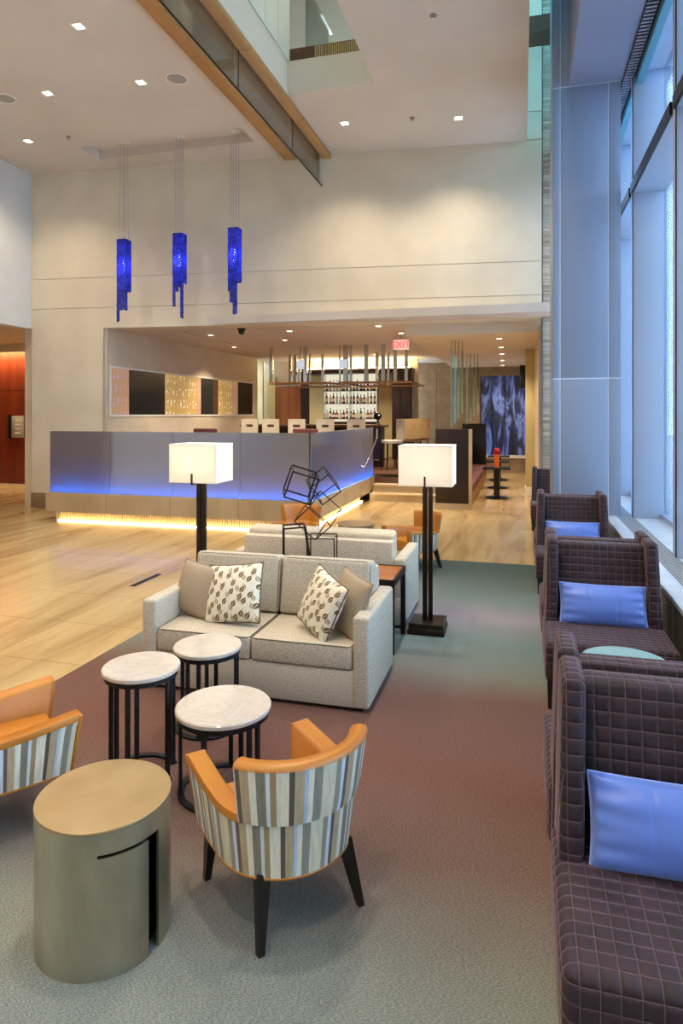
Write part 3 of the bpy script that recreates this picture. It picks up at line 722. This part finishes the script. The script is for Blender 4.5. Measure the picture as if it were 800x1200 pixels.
# suspended glass rack over the bar
def rack(pxs0, pxs1, posts, label, y0=16.7, y1=19.0):
    xa, xb = xat(pxs0, y0), xat(pxs1, y0)
    t = thing('hanging_rack', label, 'rack', (xa, y0, 2.8), 0, None)
    L = xb-xa
    MB().box(0, L, 0, .3, 0, .05).build('front_tray', 'oak', t, bevel=.004)
    MB().box(0, L, y1-y0, y1-y0+.3, 0, .05).build('back_tray', 'oak', t, bevel=.004)
    MB().box(0, .08, .3, y1-y0, 0, .05).build('side_rail', 'chrome', t); MB().box(L-.08, L, .3, y1-y0, 0, .05).build('side_rail', 'chrome', t)
    for px, back, w_ in posts:
        yy = (y1-y0+.15) if back else .15
        xx = xat(px, y0+yy)-xa
        MB().box(xx-w_, xx+w_, yy-w_, yy+w_, .05, 1.02).build('post', 'chrome', t)
rack(314, 386, ((318, 0, .045), (340, 1, .04), (346, 1, .05), (352, 0, .02), (358, 0, .05), (363, 1, .03), (378, 1, .04)), 'suspended chrome and oak rack over the bar before the wood doors')
rack(396, 480, ((398, 0, .02), (405, 0, .06), (411, 0, .03), (429, 0, .05), (442, 1, .05), (449, 0, .05), (455, 1, .035), (463, 0, .045), (476, 0, .04)), 'suspended chrome and oak rack over the bar before the bottle shelves')
for px, lb in ((352, 'small white screen fixed on the rack before the wood doors'), (402, 'small white screen fixed on the rack before the bottle shelves')):
    t = thing('small_screen', lb, 'screen', (xat(px, 16.75), 16.75, 3.2))
    MB().box(-.12, .12, 0, .03, 0, .24).build('case', 'white_frame', t, bevel=.004); MB().box(-.11, .11, -.004, 0, .01, .23).build('display', emit('screen_glow_%d' % px, (.85, .9, 1), .7), t)
# --- banquette with pedestal tables
bq = thing('banquette', 'long maroon banquette between tall dark end panels', 'banquette', (-1.75, 13.9, 0))
MB().box(.0, .69, 0, .08, .12, 1.68).build('end_panel', 'dark_wood', bq, bevel=.004)
MB().box(.69, .76, 0, .08, .0, 1.68).build('end_trim', 'step_stone', bq, bevel=.004)
MB().box(-.02, .69, .0, 6.6, 0, .12).build('base', 'step_stone', bq)
MB().box(0, .72, 6.52, 6.6, .12, 1.7).build('end_panel', 'black_gloss', bq, bevel=.004)
for k in range(4): MB().box(.16, .74, .09+1.6*k, .09+1.6*k+1.59, .3, .47).build('seat_cushion', 'maroon_seat', bq, bevel=.03)
for k in range(4): MB().box(.02, .17, .09+1.6*k, .09+1.6*k+1.59, .3, 1.2).build('back_cushion', 'maroon_seat', bq, bevel=.03)
MB().box(.12, .74, .08, 6.5, .12, .3).build('kickboard', 'door_wood', bq)
for k, (x, y) in enumerate(((-.56, 16.0), (-.62, 18.2), (-.66, 20.4))):
    t = thing('pedestal_table', ['black pedestal table carrying the orange vase', 'black pedestal table beyond the one with the vase', 'black pedestal table closest to the blue window'][k], 'table', (x, y, 0), 0, 'pedestal tables by the banquette')
    MB().lathe([(.27, 0), (.27, .03), (.06, .06)], 28).build('base', 'black_gloss', t, smooth=True)
    MB().box(-.07, .07, -.07, .07, .05, .70).build('column', 'black_gloss', t)
    MB().box(-.32, .32, -.3, .3, .70, .735).build('top', 'black_gloss', t, bevel=.006)
vz = thing('orange_vase', 'square orange vase with red flowers on a pedestal table', 'vase', (-.56, 16.0, .735))
MB().hexa([(-.05, -.05, 0), (.05, -.05, 0), (.05, .05, 0), (-.05, .05, 0)], [(-.065, -.065, .3), (.065, -.065, .3), (.065, .065, .3), (-.065, .065, .3)]).build('body', 'orange_glow', vz)
fm = MB()
for k in range(9):
    a_ = k*2.4; r_ = .012*k**.5*1.6; fm.lathe([(.012, .30+.02*(k % 4)), (.035, .34+.02*(k % 4)), (.03, .38+.02*(k % 4)), (.008, .40+.02*(k % 4))], 8, (r_*math.cos(a_), r_*math.sin(a_)))
fm.build('flowers', 'red_flower', vz, smooth=True)
for n_, (px0, y, lb) in enumerate(((529, 14.3, 'green edged glass blade hanging over the near end of the banquette'), (547, 17.6, 'green edged glass blade hanging over the middle of the banquette'))):
    for k in range(4):
        x = xat(px0+4.2*k, y+.12*k)
        t = thing('ceiling_ornament', lb, 'glass panel', (x, y+.12*k, 1.78), 20*k, 'glass blades over the banquette %s' % ('near end' if n_ == 0 else 'middle'))
        zt = 1.62-.12*(k % 3)
        MB().box(-.022, .022, -.006, .006, -.08+.1*k, zt).build('blade', 'blade_glass', t)
        MB().box(-.025, -.022, -.008, .008, -.08+.1*k, zt).build('polished_edge', 'glass_edge', t)
        MB().bar((0, 0, zt), (0, 0, 1.82), .006, n=6).build('hanger', 'dark_metal', t)

# ================================================================== PENDANTS
def pendant(x, y, ztop, cols, label):
    """cols: for every face the drop of each tile column"""
    t = thing('glass_pendant', label, 'pendant lamp', (x, y, ztop))
    w = .095; n = 6; tw = 2*w/n
    for fc_ in range(4):
        M = Matrix.Rotation(R(90*fc_), 4, 'Z'); m = MB()
        for c_ in range(n):
            drop = cols[fc_][c_]; zz = 0; rr = random.Random(c_+10*fc_)
            while zz < drop-.02:
                hh = rr.choice((.028, .04, .055)); hh = min(hh, drop-zz)
                m.box(-w+tw*c_+.001, -w+tw*(c_+1)-.001, -w-.004+rr.uniform(-.003, .003), -w+.003, -zz-hh+.002, -zz, M); zz += hh
        o = m.build('glass_tile_sheet', 'blue_tile', t); o['kind'] = 'stuff'
    MB().box(-w, w, -w, w, -.01, .0).build('top_plate', 'dark_metal', t)
    for dx, dy in ((-.06, -.06), (.06, -.06), (.06, .06), (-.06, .06)):
        MB().bar((dx, dy, 0), (dx*.8, dy*.8, 7.3-ztop), .0045, n=5).build('cable', 'vent_metal', t)
    MB().lathe([(.1, 7.3-ztop), (.1, 7.27-ztop)], 20).build('canopy', 'white_frame', t)
    MB().lathe([(.012, -.38), (.022, -.45), (.022, -.62), (.01, -.66)], 12).build('bulb', 'bulb_cool', t, smooth=True)
    lamp('pendant_glow', 'POINT', (0, 0, -.5), 160, (.85, .85, 1.0), t, shadow_soft_size=.03)
emit('bulb_cool', (.8, .82, 1.0), 30)
f = lambda *a: list(a)
pendant(-7.43, 11.18, 5.37, [f(1.6, 1.6, 1.38, 1.38, 1.38, 1.38), f(1.38, 1.38, 1.0, .95, .95, .95), f(1, 1, 1, 1, 1, 1), f(1.1, 1.1, 1.3, 1.3, 1.6, 1.6)], 'blue mosaic glass pendant with a single left tail beside the left wall')
pendant(-6.27, 11.25, 5.42, [f(1.4, 1.4, 1.12, 1.12, .9, 1.62), f(1.62, 1.62, .95, .95, .95, .95), f(.9, .9, 1, 1, 1, 1), f(1, 1, 1.0, 1.0, 1.2, 1.4)], 'blue mosaic glass pendant with two thin uneven tails')
pendant(-5.16, 11.31, 5.46, [f(1.18, 1.4, 1.4, 1.62, 1.62, 1.62), f(1.0, 1.0, .98, .98, .98, .98), f(1, 1, 1, 1, 1, 1), f(1, 1, 1.1, 1.1, 1.18, 1.18)], 'blue mosaic glass pendant with a broad right tail closest to the glass screen')

# ================================================================== FURNITURE
def arc_shell(m, r0, r1, a0, a1, z0, z1, n=40):
    v = []; f = []
    for k in range(n+1):
        a_ = R(a0+(a1-a0)*k/n)
        for r_, zz in ((r0, z0), (r1, z0), (r1, z1), (r0, z1)): v.append((r_*math.cos(a_), r_*math.sin(a_), zz))
    for k in range(n):
        for q in range(4):
            f.append((4*k+q, 4*k+(q+1) % 4, 4*(k+1)+(q+1) % 4, 4*(k+1)+q))
    f += [(3, 2, 1, 0), tuple(4*n+i for i in range(4))]
    return m.add(v, f)
def drum(label, loc, rz):
    t = thing('drum_table', label, 'side table', loc, rz, None); r_ = .25; H_ = .525
    MB().lathe([(0, H_-.012), (r_-.004, H_-.012), (r_, H_-.010), (r_, H_-.002), (r_-.002, H_), (0, H_)], 72, cap=False).build('top', 'aged_bronze_top', t, smooth=True)
    arc_shell(MB(), r_-.012, r_-.001, 0, 360, H_-.085, H_-.012, 72).build('band', 'aged_bronze', t, smooth=True)
    arc_shell(MB(), r_-.012, r_-.001, -5, 299.5, 0, H_-.085, 72).build('curved_panel', 'aged_bronze', t, smooth=True)
    arc_shell(MB(), r_-.012, r_-.001, -60.5, -17, 0, H_-.097, 24).build('curved_panel', 'aged_bronze', t, smooth=True)
    MB().lathe([(r_-.05, 0), (r_-.05, H_-.02)], 40).build('inner_core', 'black_gloss', t, smooth=True)
    return t
drum('round patinated bronze drum table with a slotted side beside the striped chair', (-1.555, 2.21, .01), 0)
drum('round bronze drum table beyond the second sofa near the steps', (-2.14, 8.55, .01), 40)

def side_table(r_, H_, loc, rz, label):
    t = thing('side_table', label, 'side table', loc, rz, 'nesting marble side tables')
    MB().lathe([(0, H_-.028), (r_-.006, H_-.028), (r_, H_-.022), (r_, H_-.006), (r_-.006, H_), (0, H_)], 56, cap=False).build('top', 'pale_marble', t, smooth=True)
    arc_shell(MB(), r_-.035, r_-.012, 0, 360, H_-.055, H_-.028, 56).build('rim', 'wrought', t)
    arc_shell(MB(), r_-.045, r_-.012, 25, 335, 0, .014, 48).build('base_ring', 'wrought', t)
    for a_ in (30, 45, 150, 165, 260, 275, 330):
        ca, sa = math.cos(R(a_)), math.sin(R(a_)); x, y = (r_-.027)*ca, (r_-.027)*sa
        M = Matrix.Translation((x, y, 0)) @ Matrix.Rotation(R(a_), 4, 'Z')
        MB().box(-.008, .008, -.012, .012, .012, H_-.05, M).build('leg', 'wrought', t)
    return t
side_table(.252, .45, (-1.524, 3.20, .01), 300, 'low wide marble topped side table behind the striped chair')
side_table(.21, .60, (-2.03, 3.22, .01), 20, 'tallest marble topped side table beside the drum table')
side_table(.215, .52, (-1.93, 3.82, .01), 130, 'marble topped side table right in front of the sofa')

# --- striped tub chair
def tub_chair(name):
    t = thing(name, '', 'armchair')
    pts = [(-.30, -.30), (-.305, -.2), (-.31, -.1), (-.31, 0)]
    pts += [(-.31*math.cos(R(a_)), .30*math.sin(R(a_))) for a_ in range(6, 180, 6)]
    pts += [(.31, 0), (.31, -.1), (.305, -.2), (.30, -.30)]
    S = [0]
    for p, q in zip(pts, pts[1:]): S.append(S[-1]+math.dist(p, q))
    n = len(pts); tot = S[-1]
    nor = []
    for i in range(n):
        p, q = pts[max(i-1, 0)], pts[min(i+1, n-1)]; dx, dy = q[0]-p[0], q[1]-p[1]; l = math.hypot(dx, dy); nor.append((-dy/l, dx/l))
    def arm_h(i):
        e = abs(2*S[i]/tot-1); return .465+.045*max(0, (e-.45)/.55)**1.3
    def out(i, zz, inset=0):
        k = .90+.10*min(1, (zz-.24)/.26); k += .10*max(0, zz-.465)/.23
        x, y = pts[i]; nx, ny = nor[i]
        return ((x-nx*inset)*k, (y-.0-ny*inset)*k, zz)
    NZ = 6; m = MB(); uv = []
    for i in range(n):
        for j in range(NZ+1):
            zz = .24+(arm_h(i)-.24)*j/NZ; m.v.append(out(i, zz)); uv.append((S[i], zz))
    for i in range(n-1):
        for j in range(NZ): m.f.append((i*(NZ+1)+j, (i+1)*(NZ+1)+j, (i+1)*(NZ+1)+j+1, i*(NZ+1)+j+1))
    m.uv = uv; m.build('outer_shell', 'striped_fabric', t, smooth=True)
    m = MB()                                             # leather arm caps, ends and inside
    for i in range(n):
        h_ = arm_h(i); o_ = out(i, h_); bk_ = tot*.30 < S[i] < tot*.70; o2 = out(i, h_-.012, .01 if bk_ else -.003); mid = out(i, h_+.016, .008); mid2 = out(i, h_+.018, .075); inn = out(i, h_-.0, .09); low = out(i, .25, .09)
        m.v += [o2, o_, mid, mid2, inn, low]
    for i in range(n-1):
        for j in range(5): m.f.append((i*6+j, (i+1)*6+j, (i+1)*6+j+1, i*6+j+1))
    m.build('leather_lining', 'leather', t, smooth=True, angle=60)
    for i in (0, n-1):
        e = MB(); sgn = -1
        a_, b_ = out(i, .25, 0), out(i, .25, .09); c_, d_ = out(i, arm_h(i)+.012, .09), out(i, arm_h(i)+.012, 0)
        q = [a_, b_, c_, d_]; e.hexa(q, [(x, y-.018, zz) for x, y, zz in q]); e.build('arm_front', 'leather', t, bevel=.006)
    i0, i1 = next(i for i in range(n) if S[i] > tot*.30), next(i for i in range(n) if S[i] > tot*.70)
    rng = list(range(i0, i1+1)); NB = 5
    m = MB(); uv = []
    for i in rng:
        for j in range(NB+1):
            zz = .465+.222*j/NB; x, y, _ = out(i, zz, -.012); m.v.append((x, y, zz)); uv.append((S[i]+.03, zz))
    for a_ in range(len(rng)-1):
        for j in range(NB): m.f.append((a_*(NB+1)+j, (a_+1)*(NB+1)+j, (a_+1)*(NB+1)+j+1, a_*(NB+1)+j+1))
    m.uv = uv; m.build('backrest_cover', 'striped_fabric', t, smooth=True)
    m = MB(); prof = [(.682, -.014), (.698, -.006), (.704, .02), (.698, .045), (.68, .056), (.58, .062), (.44, .066)]
    for i in rng:
        for zz, ins in prof: m.v.append(out(i, zz, ins))
    P_ = len(prof)
    for a_ in range(len(rng)-1):
        for j in range(P_-1): m.f.append((a_*P_+j, (a_+1)*P_+j, (a_+1)*P_+j+1, a_*P_+j+1))
    for a_ in (0, len(rng)-1):                            # closed ends
        base_ = len(m.v); m.v.append(out(rng[a_], .465, -.012)); q = [a_*P_+j for j in range(P_)]+[base_]
        m.f.append(tuple(q))
    m.build('backrest', 'leather', t, smooth=True, angle=60)
    m = MB(); rim_ = [out(i, .25, .09) for i in range(n)]
    top = [(x*.98, y*.98, .37) for x, y, _ in rim_]; bot = [(x, y, .25) for x, y, _ in rim_]
    m.v = bot+top; m.f = [tuple(range(n-1, -1, -1)), tuple(range(n, 2*n))]+[(i, (i+1) % n, n+(i+1) % n, n+i) for i in range(n)]
    m.build('seat', 'leather', t, smooth=True, angle=35)
    m = MB(); m.tube([out(i, .243, .004) for i in range(n)], .007, 6); m.build('piping', 'leather', t, smooth=True)
    b = [out(i, .243, 0) for i in range(n)]; MB().add(b, [tuple(range(n))]).build('underside', 'wenge', t)
    for x, y, sx_, sy_ in ((-.215, -.235, -.235, -.25), (.215, -.235, .235, -.25), (-.185, .17, -.225, .235), (.185, .17, .225, .235)):
        MB().hexa([(sx_+a_*.013, sy_+b_*.013, 0) for a_, b_ in ((-1, -1), (1, -1), (1, 1), (-1, 1))], [(x+a_*.026, y+b_*.026, .26) for a_, b_ in ((-1, -1), (1, -1), (1, 1), (-1, 1))]).build('leg', 'wenge', t)
    return t
tc0 = tub_chair('tub_armchair')
for k, (x, y, rz, lb) in enumerate(((-.955, 2.575, 229, 'striped tub armchair with orange leather inside behind the low marble table'),
        (-2.50, 2.69, 142, 'striped tub armchair with orange leather arms beside the marble floor edge'),
        (-2.98, 8.60, 8, 'orange leather tub armchair behind the wire cube sculpture'),
        (-1.33, 8.50, 318, 'orange leather tub armchair behind the second sofa by the floor lamp'))):
    o = tc0 if k == 0 else copy_tree(tc0); o.location = (x, y, .01); o.rotation_euler = (0, 0, R(rz)); tag(o, lb, 'armchair', 'striped tub armchairs')

# --- sofas
def rrect(x0, x1, y0, y1, z, r_=.03, axis='z'):
    P_ = []
    for cx_, cy_, a0 in ((x1-r_, y1-r_, 0), (x0+r_, y1-r_, 90), (x0+r_, y0+r_, 180), (x1-r_, y0+r_, 270)):
        for k in range(5):
            a_ = R(a0+22.5*k); u_, w_ = cx_+r_*math.cos(a_), cy_+r_*math.sin(a_); P_.append((u_, w_, z) if axis == 'z' else (u_, z, w_))
    return P_
def sofa(label, loc, rz, W=1.70):
    t = thing('sofa', label, 'sofa', loc, rz); h = W/2; aw = .115
    MB().box(-h+.01, h-.01, -.455, .405, .025, .275).build('base', 'sofa_fabric', t, bevel=.012)
    for s_ in (-1, 1):
        x0, x1 = sorted((s_*h, s_*(h-aw))); MB().box(x0, x1, -.465, .39, .025, .64).build('arm', 'sofa_fabric', t, bevel=.025, seg=3)
    MB().box(-h+aw, h-aw, .25, .415, .025, .80).build('back_frame', 'sofa_fabric', t, bevel=.02)
    iw = h-aw
    for s_ in (-1, 1):
        x0, x1 = sorted((s_*.004, s_*(iw-.004)))
        c_ = MB().box(x0, x1, -.46, .14, .275, .435).build('seat_cushion', 'sofa_fabric', t, bevel=.022, seg=3)
        MB().tube(rrect(x0+.006, x1-.006, -.456, .13, .430), .0045, 5, True).tube(rrect(x0+.006, x1-.006, -.456, .13, .282), .0045, 5, True).build('piping', 'sofa_piping', c_, smooth=True)
        M = Matrix.Translation((0, .13, .435)) @ Matrix.Rotation(R(-9), 4, 'X')
        c_ = MB().box(x0, x1, -.05, .13, 0, .44, M).build('back_cushion', 'sofa_fabric', t, bevel=.035, seg=3)
        pp = [M @ Vector(p) for p in rrect(x0+.012, x1-.012, .012, .428, -.038, .04, 'y')]; MB().tube(pp, .0045, 5, True).build('piping', 'sofa_piping', c_, smooth=True)
    for x in (-h+.08, h-.08):
        for y in (-.40, .35): MB().box(x-.03, x+.03, y-.03, y+.03, 0, .03).build('foot', 'wenge', t)
    return t
sofa('pale grey two seat sofa with leaf print pillows', (-1.82, 4.70, .01), 0)
sofa('pale grey sofa turned away behind the narrow console', (-1.90, 6.42, .01), 180, 1.72)
def throw_pillow(w, h, t_, loc, rot, mat, label, seed, pip=None, name='throw_pillow', cat='pillow', group=None):
    th = thing(name, label, cat, loc, 0, group); th.rotation_euler = tuple(R(a_) for a_ in rot)
    m, rim_ = pillow_mb(w, h, t_, 48 if pip == 'satin_piping' else 24, seed=seed, wr=.010 if pip == 'satin_piping' else .004); m.v = [(x, y, zz+h/2) for x, y, zz in m.v]
    m.build('cover', mat, th, smooth=True, angle=80)
    if pip: MB().tube([(x, y, zz+h/2) for x, y, zz in rim_], .005, 6, True).build('piping', pip, th, smooth=True)
    return th
SZ = .452
throw_pillow(.42, .40, .15, (-2.45, 4.56, SZ), (-18, 4, -20), 'plain_pillow', 'plain taupe pillow beside the leaf print one at the far sofa end', 1, 'plain_pillow')
throw_pillow(.46, .44, .16, (-2.06, 4.46, SZ), (-22, -7, -4), 'leaf_print', 'leaf print pillow leaning on the plain taupe one at the wide end', 2, 'leaf_print')
throw_pillow(.44, .43, .16, (-1.45, 4.45, SZ), (-20, 12, -46), 'leaf_print', 'leaf print pillow set diagonally near the sofa arm by the aisle', 3, 'leaf_print')
throw_pillow(.42, .42, .15, (-1.245, 4.51, SZ), (-18, 6, -48), 'plain_pillow', 'plain taupe pillow against the sofa arm by the aisle', 4, 'plain_pillow')

# --- console between the sofas and its wire sculpture
cs_ = thing('console_table', 'narrow console table with wooden top between the two sofas', 'table', (-1.87, 5.62, .01))
MB().box(-.84, .84, -.26, .26, .58, .61).build('top', 'door_wood', cs_, bevel=.004)
for x0, x1, y0, y1 in ((-.86, .86, -.28, -.26), (-.86, .86, .26, .28), (-.86, -.84, -.26, .26), (.84, .86, -.26, .26)): MB().box(x0, x1, y0, y1, .56, .615).build('frame', 'dark_metal', cs_)
for x in (-.85, .83):
    for y in (-.28, .245): MB().box(x-.012, x+.028, y, y+.035, 0, .56).build('leg', 'dark_metal', cs_)
scu = thing('wire_sculpture', 'black wire sculpture of stacked open cubes on the console', 'sculpture', (-1.80, 5.60, .625))
def wire_cube(cx_, cz_, e, rot, r_=.0055, cy_=0, tall=1.0, taper=1.0):
    M = Matrix.Translation((cx_, cy_, cz_)) @ Matrix.Rotation(R(rot[2]), 4, 'Z') @ Matrix.Rotation(R(rot[1]), 4, 'Y') @ Matrix.Rotation(R(rot[0]), 4, 'X')
    V = [M @ Vector((a_*e/2*(taper if c_ > 0 else 1), b_*e/2*(taper if c_ > 0 else 1), c_*e/2*tall)) for a_ in (-1, 1) for b_ in (-1, 1) for c_ in (-1, 1)]
    m = MB()
    for i in range(8):
        for j in range(i+1, 8):
            if bin(i ^ j).count('1') == 1: m.bar(V[i], V[j], r_, n=5)
    m.build('wire_cube', 'dark_metal', scu)
wire_cube(-.16, .185, .24, (0, -4, 22), .009, 0, 1.5, .8)
wire_cube(.09, .145, .24, (0, 0, 10), .006, 0, 1.18)
wire_cube(.05, .47, .25, (38, 42, 20), .005)
wire_cube(-.11, .74, .24, (10, 18, 25), .0085)
wire_cube(.10, .735, .20, (20, -36, 15), .005)
# --- floor lamps
def floor_lamp(x, y, label):
    t = thing('floor_lamp', label, 'floor lamp', (x, y, .01))
    MB().box(-.165, .165, -.165, .165, 0, .045).build('base', 'dark_bronze', t, bevel=.004)
    MB().box(-.155, .155, -.155, .155, .055, .10).build('base', 'dark_bronze', t, bevel=.004)
    MB().box(-.14, .14, -.14, .14, .045, .055).build('base_gap', 'chrome', t)
    MB().box(-.046, -.004, -.02, .02, .10, 1.42).build('pole', 'dark_bronze', t, bevel=.003)
    MB().box(.006, .046, -.02, .02, .10, 1.42).build('pole', 'dark_bronze', t, bevel=.003)
    w, d_, z0, z1 = .24, .19, 1.345, 1.70; e = .004
    MB().box(-w, w, -d_, -d_+e, z0, z1).box(-w, w, d_-e, d_, z0, z1).box(-w, -w+e, -d_+e, d_-e, z0, z1).box(w-e, w, -d_+e, d_-e, z0, z1).build('lamp_shade', 'lamp_shade', t)
    for zz in (z0, z1): MB().tube([(-w, -d_, zz), (w, -d_, zz), (w, d_, zz), (-w, d_, zz)], .005, 5, True).build('shade_rim', 'white_frame', t)
    MB().box(-.2, .2, -.006, .006, 1.36, 1.372).box(-.006, .006, -d_-.012, d_+.012, 1.325, 1.337).build('shade_carrier', 'dark_bronze', t)
    for sy_ in (-1, 1): MB().box(-.008, .008, sy_*(d_+.008)-.006, sy_*(d_+.008)+.006, 1.33, 1.43).build('prong', 'dark_bronze', t)
    MB().lathe([(.015, 1.42), (.03, 1.47), (.034, 1.51), (.02, 1.55), (.004, 1.56)], 14).build('bulb', 'bulb', t, smooth=True)
    lamp('lamp_light', 'POINT', (0, -.0, 1.52), 32, (1.0, .90, .76), t, shadow_soft_size=.05)
floor_lamp(-.83, 6.04, 'floor lamp with box shade standing on carpet in the aisle beside the console')
floor_lamp(-2.97, 5.75, 'floor lamp with box shade at the marble side of the sofas')
# --- quilted wing chairs along the window
def wing_chair():
    t = thing('wing_chair', '', 'armchair')
    q = lambda *a: [tuple(p) for p in a]
    MB().box(-.42, .42, -.42, .30, .17, .455).build('seat', 'quilted_velvet', t, bevel=.045, seg=3, uvbox=True)
    MB().hexa(q((-.325, .17, .40), (.325, .17, .40), (.325, .36, .17), (-.325, .36, .17)), q((-.31, .27, 1.005), (.31, .27, 1.005), (.31, .40, 1.005), (-.31, .40, 1.005))).build('backrest', 'quilted_velvet', t, bevel=.022, seg=2, uvbox=True)
    for s_ in (-1, 1):
        a_, b_ = sorted((s_*.408, s_*.322)); c_, d_ = sorted((s_*.385, s_*.302))
        MB().hexa(q((a_, .02, .20), (b_, .02, .20), (b_, .36, .20), (a_, .36, .20)), q((c_, .15, 1.05), (d_, .15, 1.05), (d_, .405, 1.05), (c_, .405, 1.05))).build('wing', 'quilted_velvet', t, bevel=.026, seg=3, uvbox=True)
    for sx_ in (-1, 1):
        for sy_ in (-1, 1):
            x, y = sx_*.355, (.30 if sy_ > 0 else -.36)
            MB().hexa([(x+sx_*.03+i*.016, y+sy_*.03+j*.016, 0) for i, j in ((-1, -1), (1, -1), (1, 1), (-1, 1))], [(x+i*.05, y+j*.05, .19) for i, j in ((-1, -1), (1, -1), (1, 1), (-1, 1))]).build('leg', 'wenge', t)
    return t
w0 = wing_chair(); k = 0  # the one by the aisle stands a little further from the sill
CX = .575
for y, rz, lb in ((2.32, 0, 'plum quilted wing chair with a large blue pillow, back to the first round table'),
                  (3.17, 180, 'plum quilted wing chair turned to the first round table, no pillow'),
                  (5.05, 0, 'plum quilted wing chair with a blue pillow facing the first round table'),
                  (5.90, 180, 'plum quilted wing chair turned away toward the second round table, no pillow'),
                  (7.98, 0, 'plum quilted wing chair with a blue pillow facing the second round table'),
                  (8.80, 180, 'plum quilted wing chair turned away, standing right before the grey column'),
                  (12.11, 0, 'dark quilted wing chair behind the grey column')):
    o = w0 if k == 0 else copy_tree(w0); k += 1
    o.location = (CX-(.05 if y < 4 else 0), y, .01 if y < 9 else 0); o.rotation_euler = (0, 0, R(rz)); tag(o, lb, 'armchair', 'quilted wing chairs along the windows')
for k, y in enumerate((2.32, 5.05, 7.98)):
    throw_pillow(.60, .30, .16, (CX-(.05 if y < 4 else 0), y+.06, .452), (-19, 0, 0), 'satin_blue', ['blue satin lumbar pillow on the wing chair backing the first round table', 'blue satin lumbar pillow on the wing chair facing the first round table', 'blue satin lumbar pillow on the wing chair facing the second round table'][k], 11+k, 'satin_piping', 'lumbar_pillow', 'pillow', 'blue lumbar pillows')
for y, lb in ((4.22, 'round table with pale blue glass top between the first facing wing chairs'), (6.95, 'round table with pale blue glass top between the second facing wing chairs')):
    t = thing('round_table', lb, 'side table', (CX+.02, y, .01), 0, 'round glass tables between wing chairs')
    MB().lathe([(0, .50), (.245, .50), (.25, .505), (.25, .515), (.245, .52), (0, .52)], 48, cap=False).build('top', 'table_glass', t, smooth=True)
    MB().lathe([(.17, 0), (.17, .015), (.03, .03), (.025, .5)], 28).build('pedestal', 'dark_metal', t, smooth=True)
# --- slot in the marble floor
fs = thing('floor_slot', 'short dark linear slot in the marble floor', 'floor vent', (-4.35, 7.0, 0))
MB().box(-.03, .03, -.3, .3, .0, .003).build('grille', 'black_gloss', fs)
MB().box(-.036, -.03, -.306, .306, .0, .004).box(.03, .036, -.306, .306, .0, .004).build('rim', 'dark_metal', fs)
